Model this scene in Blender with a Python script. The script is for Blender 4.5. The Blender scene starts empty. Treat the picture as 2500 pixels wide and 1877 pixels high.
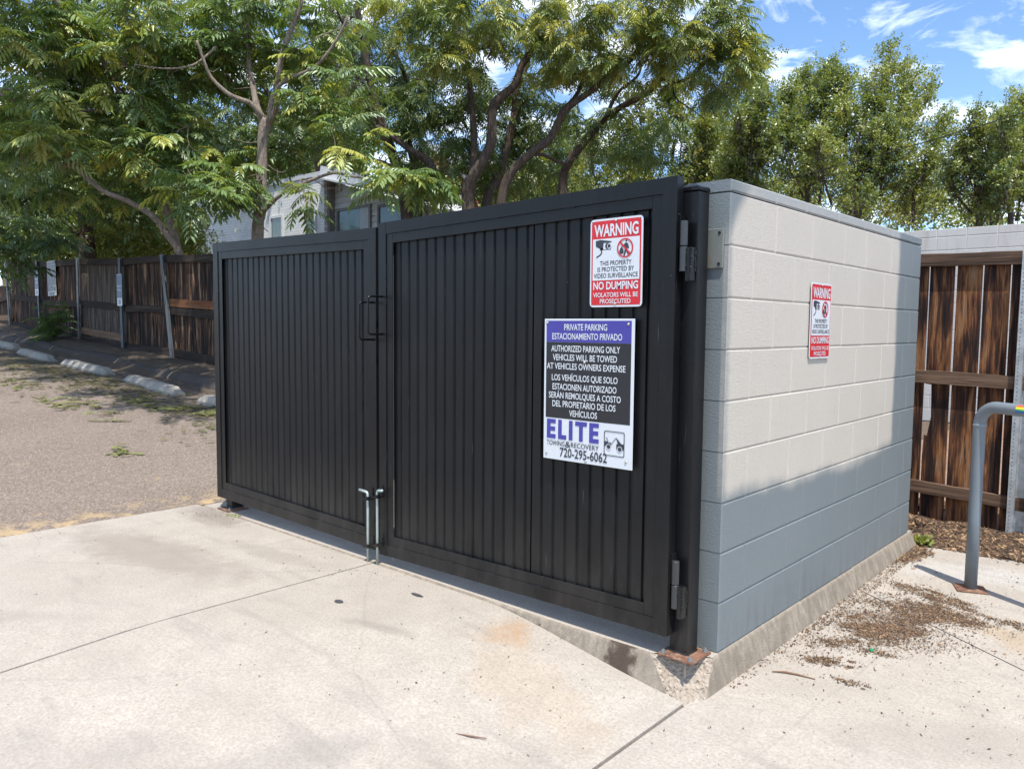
import bpy, bmesh, math, random
import numpy as np
from mathutils import Vector, Matrix

S = bpy.context.scene
# ------------------------------------------------------------------ camera
CAM = Vector((1.4273, -2.8339, 1.3059))
RGT = Vector((0.74206788, 0.67026424, 0.00900585))
UPV = Vector((-0.05659832, 0.04926316, 0.99718091))
FWD = Vector((-0.66793105, 0.74048564, -0.07449244))
FPX = 1911.06
cd = bpy.data.cameras.new("camera"); cam = bpy.data.objects.new("camera", cd)
S.collection.objects.link(cam)
M = Matrix.Identity(4)
for i in range(3):
    M[i][0], M[i][1], M[i][2], M[i][3] = RGT[i], UPV[i], -FWD[i], CAM[i]
cam.matrix_world = M
cd.sensor_fit = 'HORIZONTAL'; cd.sensor_width = 36.0; cd.lens = 36.0 * FPX / 2500
cd.clip_start = 0.05; cd.clip_end = 2000
S.camera = cam
# ------------------------------------------------------------------ light
SUN = Vector((0.32, -0.24, 0.92)).normalized()
world = bpy.data.worlds.new("World"); S.world = world; world.use_nodes = True
wt = world.node_tree; wt.nodes.clear()
def wn(t): return wt.nodes.new(t)
sky = wn('ShaderNodeTexSky'); sky.sky_type = 'NISHITA'; sky.sun_disc = False
sky.sun_elevation = math.asin(SUN.z); sky.sun_rotation = math.atan2(SUN.x, SUN.y)
sky.altitude = 1600; sky.air_density = 1.0; sky.dust_density = 0.5; sky.ozone_density = 1.8
tc = wn('ShaderNodeTexCoord'); mp = wn('ShaderNodeMapping')
mp.inputs['Scale'].default_value = (1.0, 1.0, 3.2); mp.inputs['Rotation'].default_value = (0, 0.25, 0.6)
n1 = wn('ShaderNodeTexNoise'); n1.inputs['Scale'].default_value = 7.0; n1.inputs['Detail'].default_value = 8; n1.inputs['Roughness'].default_value = 0.6
n1.inputs['Distortion'].default_value = 0.5
r1 = wn('ShaderNodeValToRGB'); r1.color_ramp.elements[0].position = 0.475; r1.color_ramp.elements[1].position = 0.73
mx = wn('ShaderNodeMixRGB'); mx.inputs[2].default_value = (9.0, 9.3, 9.8, 1)
bg = wn('ShaderNodeBackground'); bg.inputs['Strength'].default_value = 0.15
ow = wn('ShaderNodeOutputWorld')
L = wt.links.new
L(tc.outputs['Generated'], mp.inputs[0]); L(mp.outputs[0], n1.inputs['Vector']); L(n1.outputs['Fac'], r1.inputs[0])
tn = wn('ShaderNodeMixRGB'); tn.blend_type = 'MULTIPLY'; tn.inputs[0].default_value = 1; tn.inputs[2].default_value = (.87, .97, 1.04, 1)
L(sky.outputs[0], tn.inputs[1])
L(r1.outputs[0], mx.inputs[0]); L(tn.outputs[0], mx.inputs[1]); L(mx.outputs[0], bg.inputs['Color']); L(bg.outputs[0], ow.inputs['Surface'])
sd = bpy.data.lights.new("sun", 'SUN'); sd.energy = 3.6; sd.angle = math.radians(0.5); sd.color = (1.0, 0.95, 0.87)
so = bpy.data.objects.new("sun", sd); S.collection.objects.link(so)
so.rotation_euler = SUN.to_track_quat('Z', 'Y').to_euler()
S.view_settings.view_transform = 'Standard'; S.view_settings.look = 'None'
S.view_settings.exposure = 0.74; S.view_settings.gamma = 1.0; S.view_settings.use_curve_mapping = False
S.cycles.max_bounces = 7; S.cycles.diffuse_bounces = 4; S.cycles.glossy_bounces = 3
S.cycles.transmission_bounces = 4; S.cycles.transparent_max_bounces = 6
S.cycles.caustics_reflective = False; S.cycles.caustics_refractive = False

# ------------------------------------------------------------------ helpers
COL = S.collection
def at(px, py, d):
    """world point seen in direction (px,py) of the 2500x1877 photo, d metres in front"""
    return CAM + FWD * d + RGT * ((px - 1250) / FPX * d) + UPV * ((938.5 - py) / FPX * d)
def tag(o, label=None, cat=None, group=None, kind=None):
    if label: o['label'] = label
    if cat: o['category'] = cat
    if group: o['group'] = group
    if kind: o['kind'] = kind
    return o
def thing(name, loc, label, cat, group=None, rot=None):
    o = bpy.data.objects.new(name, None); COL.objects.link(o)
    o.empty_display_size = 0.1; o.location = loc
    if rot is not None: o.rotation_euler = rot
    return tag(o, label, cat, group)
def link(name, me, parent=None):
    o = bpy.data.objects.new(name, me); COL.objects.link(o)
    if parent: o.parent = parent
    return o
def copy_tree(o, parent=None):
    c = o.copy(); COL.objects.link(c)
    if parent: c.parent = parent
    for ch in list(o.children): copy_tree(ch, c)
    return c

class MB:
    def __init__(s): s.v = []; s.f = []; s.m = []
    def add(s, vs, fs, m=0):
        b = len(s.v); s.v += [tuple(v) for v in vs]
        for f in fs: s.f.append(tuple(i + b for i in f)); s.m.append(m)
    def box(s, x0, x1, y0, y1, z0, z1, m=0, skip=()):
        v = [(x0,y0,z0),(x1,y0,z0),(x1,y1,z0),(x0,y1,z0),(x0,y0,z1),(x1,y0,z1),(x1,y1,z1),(x0,y1,z1)]
        f = [(0,3,2,1),(4,5,6,7),(0,1,5,4),(1,2,6,5),(2,3,7,6),(3,0,4,7)]
        s.add(v, [q for i, q in enumerate(f) if i not in skip], m)
    def bar(s, a, b, w, h, up=(0,0,1), m=0):
        a = Vector(a); b = Vector(b); d = (b-a).normalized(); sd_ = d.cross(Vector(up)).normalized(); u = sd_.cross(d)
        v = []
        for p in (a, b):
            for (i, j) in ((-1,-1),(1,-1),(1,1),(-1,1)): v.append(p + sd_*(w/2*i) + u*(h/2*j))
        s.add(v, [(0,3,2,1),(4,5,6,7),(0,1,5,4),(1,2,6,5),(2,3,7,6),(3,0,4,7)], m)
    def tube(s, pts, rad, n=8, m=0, cap=True):
        pts = [Vector(p) for p in pts]
        if not hasattr(rad, '__len__'): rad = [rad]*len(pts)
        b = len(s.v); nrm = None
        for i, p in enumerate(pts):
            d = (pts[min(i+1, len(pts)-1)] - pts[max(i-1, 0)]).normalized()
            if nrm is None:
                nrm = d.cross(Vector((0,0,1)) if abs(d.z) < .9 else Vector((1,0,0))).normalized()
            else:
                nrm = (nrm - d*nrm.dot(d)).normalized()
            bn = d.cross(nrm)
            for k in range(n):
                a = 2*math.pi*k/n
                s.v.append(tuple(p + (nrm*math.cos(a) + bn*math.sin(a))*rad[i]))
        for i in range(len(pts)-1):
            for k in range(n):
                q = b+i*n+k; w = b+i*n+(k+1) % n
                s.f.append((q, w, w+n, q+n)); s.m.append(m)
        if cap:
            s.f.append(tuple(b+k for k in range(n-1, -1, -1))); s.m.append(m)
            e = b+(len(pts)-1)*n
            s.f.append(tuple(e+k for k in range(n))); s.m.append(m)
    def poly(s, pts, m=0): s.add(pts, [tuple(range(len(pts)))], m)
    def prism(s, pts, d, m=0):
        """closed prism: polygon pts (CCW seen from -d) pushed along d"""
        n = len(pts); d = Vector(d); p = [Vector(q) for q in pts]
        fs = [tuple(range(n)), tuple(range(2*n-1, n-1, -1))]
        fs += [(i, i+n, (i+1) % n+n, (i+1) % n) for i in range(n)]
        s.add(p + [q+d for q in p], fs, m)
    def build(s, name, mats, parent=None, smooth=False, bevel=0, seg=2, fix=True):
        me = bpy.data.meshes.new(name); me.from_pydata(s.v, [], s.f)
        for mm in (mats if isinstance(mats, (list, tuple)) else [mats]): me.materials.append(mm)
        me.polygons.foreach_set('material_index', s.m)
        if fix:
            bm = bmesh.new(); bm.from_mesh(me); bmesh.ops.recalc_face_normals(bm, faces=bm.faces); bm.to_mesh(me); bm.free()
        if smooth:
            me.polygons.foreach_set('use_smooth', [True]*len(me.polygons))
        me.update()
        o = link(name, me, parent)
        if bevel:
            b = o.modifiers.new('bevel', 'BEVEL'); b.width = bevel; b.segments = seg; b.limit_method = 'ANGLE'; b.angle_limit = math.radians(35)
        return o
def smooth_by_angle(o, deg=35):
    me = o.data
    me.polygons.foreach_set('use_smooth', [True]*len(me.polygons))
    bm = bmesh.new(); bm.from_mesh(me); lim = math.radians(deg)
    for e in bm.edges:
        e.smooth = not (len(e.link_faces) == 2 and e.calc_face_angle(0) > lim)
    bm.to_mesh(me); bm.free(); me.update()

# ------------------------------------------------------------------ materials
class NT:
    def __init__(s, name):
        s.mat = bpy.data.materials.new(name); s.mat.use_nodes = True; s.t = s.mat.node_tree
        s.p = s.t.nodes['Principled BSDF']; s.out = s.t.nodes['Material Output']
        s.co = s.t.nodes.new('ShaderNodeTexCoord')
    def n(s, t, **k):
        nd = s.t.nodes.new(t)
        for a, b in k.items(): setattr(nd, a, b)
        return nd
    def l(s, a, b): s.t.links.new(a, b)
    def map(s, scale=(1,1,1), rot=(0,0,0), src='Object'):
        m = s.n('ShaderNodeMapping'); m.inputs['Scale'].default_value = scale; m.inputs['Rotation'].default_value = rot
        s.l(s.co.outputs[src], m.inputs[0]); return m.outputs[0]
    def noise(s, scale, detail=4, rough=.55, vec=None, dist=0):
        nd = s.n('ShaderNodeTexNoise'); nd.inputs['Scale'].default_value = scale; nd.inputs['Detail'].default_value = detail
        nd.inputs['Roughness'].default_value = rough; nd.inputs['Distortion'].default_value = dist
        s.l(vec if vec is not None else s.co.outputs['Object'], nd.inputs['Vector']); return nd.outputs['Fac']
    def vor(s, scale, feature='F1', vec=None, out='Distance'):
        nd = s.n('ShaderNodeTexVoronoi', feature=feature); nd.inputs['Scale'].default_value = scale
        s.l(vec if vec is not None else s.co.outputs['Object'], nd.inputs['Vector']); return nd.outputs[out]
    def ramp(s, fac, stops):
        r = s.n('ShaderNodeValToRGB'); e = r.color_ramp.elements
        while len(e) < len(stops): e.new(0.5)
        for i, (p, c) in enumerate(stops):
            e[i].position = p; e[i].color = (c, c, c, 1) if not hasattr(c, '__len__') else (*c[:3], 1)
        s.l(fac, r.inputs[0]); return r.outputs[0]
    def mix(s, fac, a, b, mode='MIX'):
        m = s.n('ShaderNodeMixRGB', blend_type=mode)
        for i, x in ((0, fac), (1, a), (2, b)):
            if hasattr(x, 'links'): s.l(x, m.inputs[i])
            elif i == 0: m.inputs[0].default_value = x
            else: m.inputs[i].default_value = (*x[:3], 1) if hasattr(x, '__len__') else (x, x, x, 1)
        return m.outputs[0]
    def math(s, op, a, b=0, c=None):
        m = s.n('ShaderNodeMath', operation=op)
        for i, x in enumerate((a, b) if c is None else (a, b, c)):
            if hasattr(x, 'links'): s.l(x, m.inputs[i])
            else: m.inputs[i].default_value = x
        return m.outputs[0]
    def sstep(s, x, lo, hi):
        m = s.n('ShaderNodeMapRange', interpolation_type='SMOOTHSTEP')
        if hasattr(x, 'links'): s.l(x, m.inputs[0])
        m.inputs[1].default_value = lo; m.inputs[2].default_value = hi
        return m.outputs[0]
    def xyz(s, src='Object'):
        m = s.n('ShaderNodeSeparateXYZ'); s.l(s.co.outputs[src], m.inputs[0]); return m.outputs
    def ell(s, cx, cy, rx, ry, rot=0, wob=None):
        """soft elliptical spot in object x,y: 1 inside"""
        v = s.n('ShaderNodeVectorMath', operation='SUBTRACT'); s.l(s.co.outputs['Object'], v.inputs[0]); v.inputs[1].default_value = (cx, cy, 0)
        m = s.n('ShaderNodeMapping'); m.vector_type = 'TEXTURE'; m.inputs['Rotation'].default_value = (0, 0, rot); m.inputs['Scale'].default_value = (rx, ry, 1e4)
        s.l(v.outputs[0], m.inputs[0])
        ln = s.n('ShaderNodeVectorMath', operation='LENGTH'); s.l(m.outputs[0], ln.inputs[0])
        d = ln.outputs['Value']
        if wob is not None: d = s.math('ADD', d, wob)
        r = s.sstep(d, 1.0, 0.35); return r
    def set(s, color=None, rough=.6, metal=0, bump=None, bstr=.3, bdist=.01, spec=.5):
        p = s.p
        if color is not None:
            if hasattr(color, 'links'): s.l(color, p.inputs['Base Color'])
            else: p.inputs['Base Color'].default_value = (*color[:3], 1)
        if hasattr(rough, 'links'): s.l(rough, p.inputs['Roughness'])
        else: p.inputs['Roughness'].default_value = rough
        p.inputs['Metallic'].default_value = metal; p.inputs['Specular IOR Level'].default_value = spec
        if bump is not None:
            b = s.n('ShaderNodeBump'); b.inputs['Strength'].default_value = bstr; b.inputs['Distance'].default_value = bdist
            s.l(bump, b.inputs['Height']); s.l(b.outputs[0], p.inputs['Normal'])
        return s.mat

def simple(name, c, rough=.6, metal=0, var=.15, sc=6, spec=.5, bstr=0, bsc=60):
    t = NT(name); f = t.noise(sc, 5)
    col = t.mix(f, [x*(1-var) for x in c], [min(1, x*(1+var)) for x in c])
    return t.set(col, rough, metal, t.noise(bsc, 3) if bstr else None, bstr, .004, spec)

def m_concrete():
    t = NT('concrete')
    big = t.noise(.9, 6, .6); mid = t.noise(5, 6, .65); fine = t.noise(90, 4, .7)
    c = t.mix(t.ramp(big, [(.3, .0), (.7, 1.)]), (.42,.372,.312), (.51,.462,.398))
    c = t.mix(t.ramp(mid, [(.35, .35), (.65, 0)]), c, (.30,.268,.236))
    wob = t.math('MULTIPLY', t.math('SUBTRACT', t.noise(7, 5), .5), 1.2)
    rust = t.math('MULTIPLY', t.ell(-.80, -.37, .13, .17, .5, wob), t.ramp(t.noise(28, 4), [(.35, .4), (.7, 1.)]))
    c = t.mix(t.math('MULTIPLY', rust, .7), c, (.42,.22,.075))
    r2 = t.ell(-.45, -.62, .55, .25, -.3, wob); c = t.mix(t.math('MULTIPLY', r2, .22), c, (.42,.28,.14))
    r3 = t.ell(.95, 1.25, .5, .16, -.5, wob); c = t.mix(t.math('MULTIPLY', r3, .45), c, (.40,.27,.13))
    d1 = t.ell(-3.05, -.95, 1.15, .30, .12, wob); c = t.mix(t.math('MULTIPLY', d1, .45), c, (.205,.165,.138))
    d2 = t.ell(-1.35, -2.2, .9, .22, .9, wob); c = t.mix(t.math('MULTIPLY', d2, .28), c, (.25,.235,.21))
    d4 = t.ell(-.75, -1.55, .5, .12, 1.2, wob); c = t.mix(t.math('MULTIPLY', d4, .3), c, (.22,.21,.2))
    d3 = t.ell(-3.6, -.28, .5, .2, 0, wob); c = t.mix(t.math('MULTIPLY', d3, .55), c, (.16,.13,.11))
    w1 = t.ell(.45, 2.25, .5, .3, .3, wob); c = t.mix(t.math('MULTIPLY', w1, .5), c, (.54,.54,.53))
    for (ex, ey, ea, eb, er, es) in ((-2.6, -1.9, .7, .10, .75, .22), (-.2, -1.3, .5, .07, .9, .22), (-1.2, -.75, .25, .05, .3, .35), (-2.5, -.5, .5, .12, .1, .3), (.9, .2, .6, .2, .6, .18), (-1.6, -2.8, .6, .25, .4, .2)):
        c = t.mix(t.math('MULTIPLY', t.ell(ex, ey, ea, eb, er, wob), es), c, (.17,.15,.135))
    # grey tyre scuffs
    sc = t.noise(1.6, 3, .5, t.map((1, 5, 1), (0, 0, .5))); c = t.mix(t.ramp(sc, [(.58, 0), (.75, .45)]), c, (.235,.22,.2))
    spots = t.vor(16); sz = t.noise(60, 1)
    c = t.mix(t.ramp(t.math('ADD', spots, t.math('MULTIPLY', sz, .12)), [(.095, .75), (.115, 0)]), c, (.16,.13,.11))
    c = t.mix(t.ramp(fine, [(.35, .55), (.62, 0)]), c, (.24,.205,.17)); c = t.mix(t.ramp(t.noise(24, 5, .7), [(.34, .22), (.5, 0)]), c, (.30,.26,.215)); c = t.mix(t.ramp(t.noise(1, 3, .6, t.map((7, 90, 7), (0, 0, .25))), [(.6, 0), (.75, .25)]), c, (.27,.24,.21))
    # hairline cracks
    cr = t.vor(.55, 'DISTANCE_TO_EDGE', t.mix(.12, t.co.outputs['Object'], t.n('ShaderNodeTexNoise').outputs['Color']))
    c = t.mix(t.ramp(cr, [(.0, .2), (.003, 0)]), c, (.2,.18,.16))
    broom = t.noise(60, 2, .5, t.map((1, .06, 1), (0, 0, .1)))
    h = t.math('ADD', t.math('MULTIPLY', fine, .6), t.math('MULTIPLY', broom, .5))
    return t.set(c, .85, 0, h, .35, .004, .3)
def m_kerb():
    t = NT('kerb_concrete')
    x = t.xyz(); mid = t.noise(9, 6, .7); fine = t.noise(140, 4, .75)
    c = t.mix(t.ramp(mid, [(.3, 0), (.7, 1)]), (.27,.225,.17), (.42,.362,.285))
    st = t.noise(30, 4, .6, t.map((1, 1, .12))); c = t.mix(t.ramp(st, [(.42, .5), (.62, 0)]), c, (.14,.115,.09))
    c = t.mix(t.ramp(fine, [(.38, .5), (.6, 0)]), c, (.2,.175,.15))
    wob = t.math('MULTIPLY', t.math('SUBTRACT', t.noise(24, 5), .5), 1.8)
    d = t.ell(-.33, -.20, .085, .2, 0, wob); c = t.mix(t.math('MULTIPLY', d, .9), c, (.06,.04,.03))
    return t.set(c, .9, 0, t.math('ADD', fine, t.math('MULTIPLY', mid, 2)), .6, .006, .25)
def m_rubble():
    t = NT('broken_concrete'); v = t.vor(70, out='Color'); d = t.vor(70)
    c = t.mix(t.ramp(t.noise(40, 4), [(.35, 0), (.65, 1)]), (.36,.30,.245), (.52,.455,.385))
    c = t.mix(t.ramp(d, [(.0, .0), (.5, .5)]), c, (.3,.25,.19))
    return t.set(c, .95, 0, t.math('ADD', t.math('MULTIPLY', d, -1), t.noise(120, 4)), .6, .008, .2)
def m_asphalt():
    t = NT('asphalt')
    big = t.noise(.5, 6, .6); agg = t.vor(85, out='Color'); ag2 = t.noise(160, 3, .7)
    c = t.mix(t.ramp(big, [(.35, 0), (.7, 1)]), (.200,.152,.118), (.255,.202,.160))
    c = t.mix(t.ramp(t.n('ShaderNodeSeparateColor').outputs[0], [(0, 0), (1, 0)]), c, c)
    sp = t.n('ShaderNodeSeparateColor'); t.l(agg, sp.inputs[0])
    c = t.mix(t.ramp(sp.outputs[0], [(.55, 0), (.95, .55)]), c, (.42,.36,.305))
    c = t.mix(t.ramp(sp.outputs[1], [(.6, 0), (.95, .6)]), c, (.075,.062,.055))
    c = t.mix(t.ramp(ag2, [(.3, .4), (.55, 0)]), c, (.08,.066,.058))
    x = t.xyz()
    edge = t.sstep(x[0], -4.42, -4.02)
    pn = t.ramp(t.noise(3.2, 6, .7), [(.5, 0), (.58, 1)])
    c = t.mix(t.math('MULTIPLY', t.math('MULTIPLY', edge, pn), .8), c, (.50,.36,.19))
    pn2 = t.ramp(t.noise(1.3, 8, .75, t.map((1.5, .8, 1))), [(.64, 0), (.68, 1)])
    c = t.mix(t.math('MULTIPLY', pn2, .5), c, (.46,.33,.18))
    soil = t.sstep(t.math('ADD', x[1], t.math('MULTIPLY', t.noise(.8, 4), 1.2)), 1.5, 2.6)
    c = t.mix(t.math('MULTIPLY', soil, .6), c, (.09,.07,.055))
    return t.set(c, .9, 0, t.math('ADD', t.vor(85), ag2), .6, .006, .3)
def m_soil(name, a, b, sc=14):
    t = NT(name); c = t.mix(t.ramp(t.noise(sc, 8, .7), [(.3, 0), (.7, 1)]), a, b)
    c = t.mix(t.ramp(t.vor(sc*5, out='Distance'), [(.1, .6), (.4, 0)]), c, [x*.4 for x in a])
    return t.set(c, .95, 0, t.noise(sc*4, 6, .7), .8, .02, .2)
def m_wall():
    t = NT('painted_block')
    x = t.xyz(); Y, Z = x[1], x[2]
    w1 = t.math('MULTIPLY', t.math('SUBTRACT', t.noise(2.4, 3, .45), .5), .17)
    w2 = t.math('MULTIPLY', t.math('SUBTRACT', t.noise(14, 3, .6), .5), .03)
    w = t.math('ADD', w1, w2)
    low = t.sstep(t.math('ADD', Z, w), .565, .665)
    rgt = t.sstep(t.math('ADD', Y, t.math('MULTIPLY', w, .55)), 2.175, 2.105)
    lft = t.sstep(t.math('ADD', Y, t.math('MULTIPLY', w2, 1.2)), -.03, .045)
    # rounded top left corner of the beige patch
    cor = t.sstep(t.math('ADD', t.math('ADD', Y, t.math('MULTIPLY', t.math('SUBTRACT', 1.83, Z), .8)), t.math('MULTIPLY', w, .4)), .07, .17)
    face = t.sstep(x[0], -.03, -.02)
    m = t.math('MULTIPLY', t.math('MULTIPLY', low, rgt), t.math('MULTIPLY', t.math('MULTIPLY', lft, cor), face))
    v = t.noise(2.2, 5, .6); v2 = t.noise(40, 4, .7)
    grey = t.mix(v, (.160,.186,.195), (.192,.218,.226))
    beige = t.mix(v, (.475,.435,.372), (.545,.503,.44))
    capg = t.mix(v, (.32,.325,.318), (.37,.37,.36))
    iscap = t.math('MULTIPLY', t.sstep(Z, 1.822, 1.832), t.sstep(t.math('ADD', Y, w), .0, .25))
    b2 = t.mix(iscap, beige, capg)
    m = t.math('MAXIMUM', m, t.math('MULTIPLY', iscap, t.math('MULTIPLY', face, t.math('MULTIPLY', .75, rgt))))
    c = t.mix(m, grey, b2)
    c = t.mix(t.ramp(v2, [(.3, .25), (.5, 0)]), c, t.mix(.5, c, (.2,.2,.19)))
    # few scuffs and pinholes
    ph = t.vor(22); c = t.mix(t.ramp(t.math('ADD', ph, t.math('MULTIPLY', t.noise(9, 1), .25)), [(.105, .55), (.12, 0)]), c, (.16,.15,.14))
    drip = t.noise(18, 3, .6, t.map((1, 1, .12))); lowz = t.sstep(Z, .22, .0)
    c = t.mix(t.math('MULTIPLY', t.ramp(drip, [(.5, 0), (.7, .5)]), lowz), c, (.12,.10,.085))
    h = t.math('ADD', t.noise(210, 3, .6), t.math('MULTIPLY', t.noise(100, 2, .5), .8))
    return t.set(c, .62, 0, h, .45, .004, .4)
def m_whiteblock():
    t = NT('white_painted_block'); v = t.noise(3, 6, .65)
    c = t.mix(v, (.46,.455,.43), (.57,.56,.54)); d = t.noise(7, 5, .6, t.map((1, 1, .15)))
    c = t.mix(t.ramp(d, [(.52, 0), (.75, .5)]), c, (.33,.29,.24))
    return t.set(c, .75, 0, t.noise(60, 4), .4, .006, .3)
def m_black(name='black_gate_paint', rough=.37, drip=True):
    t = NT(name); v = t.noise(4, 5, .6)
    c = t.mix(v, (.003,.0034,.0044), (.0068,.0075,.009))
    dust = t.noise(14, 5, .65, t.map((1, 1, .18)))
    c = t.mix(t.ramp(dust, [(.5, 0), (.8, .25)]), c, (.03,.03,.032))
    sp = t.vor(38); c = t.mix(t.ramp(t.math('ADD', sp, t.math('MULTIPLY', t.noise(17, 2), .3)), [(.13, .7), (.145, 0)]), c, (.3,.31,.32))
    z = t.xyz('Object'); lowd = t.math('MULTIPLY', t.sstep(z[2], .55, .0), t.ramp(t.noise(9, 5, .7, t.map((1, 1, .35))), [(.35, .15), (.7, .85)]))
    c = t.mix(lowd, c, (.036,.034,.031))
    scr = t.noise(1, 3, .6, t.map((160, 160, 5), (0, .5, 0))); c = t.mix(t.ramp(scr, [(.70, 0), (.74, .5)]), c, (.09,.095,.10))
    r = t.math('ADD', rough-.12, t.math('MULTIPLY', v, .24))
    return t.set(c, r, 0, t.math('ADD', t.noise(90, 3), t.math('MULTIPLY', t.noise(12, 3), 1.2)), .12, .004, .30)
def m_wood(name, cols, streak=1.0, axis='Z', tone=None, sc=1.0):
    """weathered boards; grain runs along the axis"""
    t = NT(name)
    m = {'Z': (26*sc, 26*sc, 1.7*sc), 'X': (1.1*sc, 26*sc, 26*sc)}[axis]
    m2 = {'Z': (9*sc, 9*sc, 1.3*sc), 'X': (.55*sc, 9*sc, 9*sc)}[axis]
    g = t.noise(1, 6, .62, t.map(m), .6); g2 = t.noise(1, 4, .55, t.map(m2), .35)
    f = t.math('ADD', t.math('MULTIPLY', g, .5), t.math('MULTIPLY', g2, .5))
    c = t.ramp(f, cols)
    fine = t.noise(1, 3, .6, t.map(tuple(k*4 for k in m)))
    c = t.mix(t.ramp(fine, [(.35, .45), (.6, 0)]), c, [x*.35 for x in cols[0][1]])
    kn = t.vor(3.2*sc, vec=t.map((1, 1, .45) if axis == 'Z' else (.45, 1, 1)))
    c = t.mix(t.ramp(kn, [(.055, .85), (.1, 0)]), c, (.018,.010,.006))
    if tone is not None:
        oi = t.n('ShaderNodeObjectInfo'); c = t.mix(t.math('MULTIPLY', oi.outputs['Random'], tone), c, (.03,.02,.014))
    return t.set(c, .82, 0, t.math('ADD', g, fine), .5, .006, .3)
def m_galv():
    t = NT('galvanised_steel'); v = t.vor(30, out='Color'); s = t.n('ShaderNodeSeparateColor'); t.l(v, s.inputs[0])
    c = t.mix(s.outputs[0], (.34,.36,.37), (.50,.52,.53)); c = t.mix(t.ramp(t.noise(6, 5), [(.55, 0), (.75, .4)]), c, (.3,.25,.2))
    return t.set(c, .5, .55, t.noise(50, 3), .1, .003)
def m_rust():
    t = NT('rusty_plate'); c = t.mix(t.ramp(t.noise(22, 6, .7), [(.3, 0), (.7, 1)]), (.10,.045,.028), (.27,.13,.075))
    c = t.mix(t.ramp(t.noise(60, 4), [(.5, 0), (.65, .6)]), c, (.35,.27,.2)); return t.set(c, .85, .1, t.noise(120, 4), .6, .004)
def m_bark(name, a, b):
    t = NT(name); v = t.noise(7, 6, .65, t.map((3, 3, .7))); f = t.noise(22, 5, .7, t.map((2.5, 2.5, .5)))
    c = t.mix(t.ramp(v, [(.3, 0), (.7, 1)]), a, b); c = t.mix(t.ramp(f, [(.36, .7), (.55, 0)]), c, [x*.35 for x in a])
    return t.set(c, .9, 0, f, .7, .03, .25)
def m_leaf(name, dark, light, young, trans=.35, rough=.38):
    t = NT(name); t.t.nodes.remove(t.p)
    a = t.n('ShaderNodeAttribute', attribute_name='tint')
    c = t.ramp(a.outputs['Fac'], [(0, dark), (.72, light), (.88, young), (1, [young[0]*1.15, young[1]*1.05, young[2]])])
    c = t.mix(.25, c, t.mix(t.noise(3.0, 3), [x*.6 for x in dark], light))
    d = t.n('ShaderNodeBsdfDiffuse'); tr = t.n('ShaderNodeBsdfTranslucent'); gl = t.n('ShaderNodeBsdfGlossy')
    gl.inputs['Roughness'].default_value = rough; gl.inputs['Color'].default_value = (.9,.95,.9,1)
    t.l(c, d.inputs[0])
    tcx = t.mix(1.0, c, (1.35, 1.25, .45), 'MULTIPLY'); t.l(tcx, tr.inputs[0])
    m1 = t.n('ShaderNodeMixShader'); m1.inputs[0].default_value = trans; t.l(d.outputs[0], m1.inputs[1]); t.l(tr.outputs[0], m1.inputs[2])
    m2 = t.n('ShaderNodeMixShader'); m2.inputs[0].default_value = .06; t.l(m1.outputs[0], m2.inputs[1]); t.l(gl.outputs[0], m2.inputs[2])
    t.l(m2.outputs[0], t.out.inputs[0]); return t.mat
def m_glass(name, c=(.02,.03,.028)):
    t = NT(name); v = t.noise(1.5, 3); col = t.mix(v, c, [x*2.2 for x in c]); return t.set(col, .08, 0, None, spec=.8)

CONC = m_concrete(); KERB = m_kerb(); RUB = m_rubble(); ASPH = m_asphalt(); WALLM = m_wall(); WBLK = m_whiteblock()
BLK = m_black(); BLKG = m_black('glossy_black_paint', .27); SHEET = m_black('black_sheet_paint', .40); HINGE = simple('hinge_grey_metal', (.055,.058,.062), .36, .4, .2, 20)
GALV = m_galv(); GALVD = simple('weathered_post_steel', (.13,.15,.165), .55, .3, .25, 6); RUST = m_rust(); STEEL = simple('zinc_rod', (.42,.50,.49), .38, .55, .25, 30); BOLT = simple('bolt_steel', (.3,.33,.34), .4, .6, .2, 60)
PIPE = simple('grey_pipe_paint', (.165,.195,.22), .42, 0, .14, 12, bstr=.15)
WOODL = m_wood('dark_fence_wood', [(.39, (.007,.0045,.0035)), (.485, (.022,.012,.009)), (.545, (.11,.054,.028)), (.61, (.32,.195,.115))], sc=.8)
WOODG = m_wood('grey_fence_wood', [(.36, (.03,.022,.018)), (.47, (.085,.064,.052)), (.55, (.15,.118,.096)), (.65, (.25,.20,.165))], sc=.8)
RAILD = m_wood('dark_rail_wood', [(.3, (.012,.008,.006)), (.5, (.035,.024,.018)), (.7, (.085,.062,.046))], axis='X')
RAILO = m_wood('orange_rail_wood', [(.3, (.09,.035,.015)), (.5, (.19,.078,.032)), (.7, (.28,.14,.07))], axis='X')
RAILT = m_wood('tan_rail_wood', [(.3, (.10,.06,.036)), (.5, (.2,.125,.08)), (.7, (.30,.21,.14))], axis='X')
WOODR = m_wood('red_picket_wood', [(.37, (.009,.006,.005)), (.455, (.038,.017,.012)), (.515, (.135,.053,.023)), (.568, (.29,.128,.05)), (.65, (.28,.195,.125))], sc=1.4)
RAILR = m_wood('weathered_rail_wood', [(.3, (.035,.02,.014)), (.45, (.10,.058,.036)), (.58, (.20,.125,.082)), (.72, (.29,.21,.15))], axis='X', sc=1.3)
WHITE = simple('sign_white', (.62,.65,.68), .35, 0, .05, 8); RED = simple('sign_red', (.56,.014,.022), .35, 0, .08, 8)
SBLK = simple('sign_black', (.016,.016,.02), .4, 0, .2, 9); SBLUE = simple('sign_blue', (.055,.048,.30), .4, 0, .12, 8); SDARK = simple('sign_ink', (.03,.035,.05), .4, 0, .1)
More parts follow.
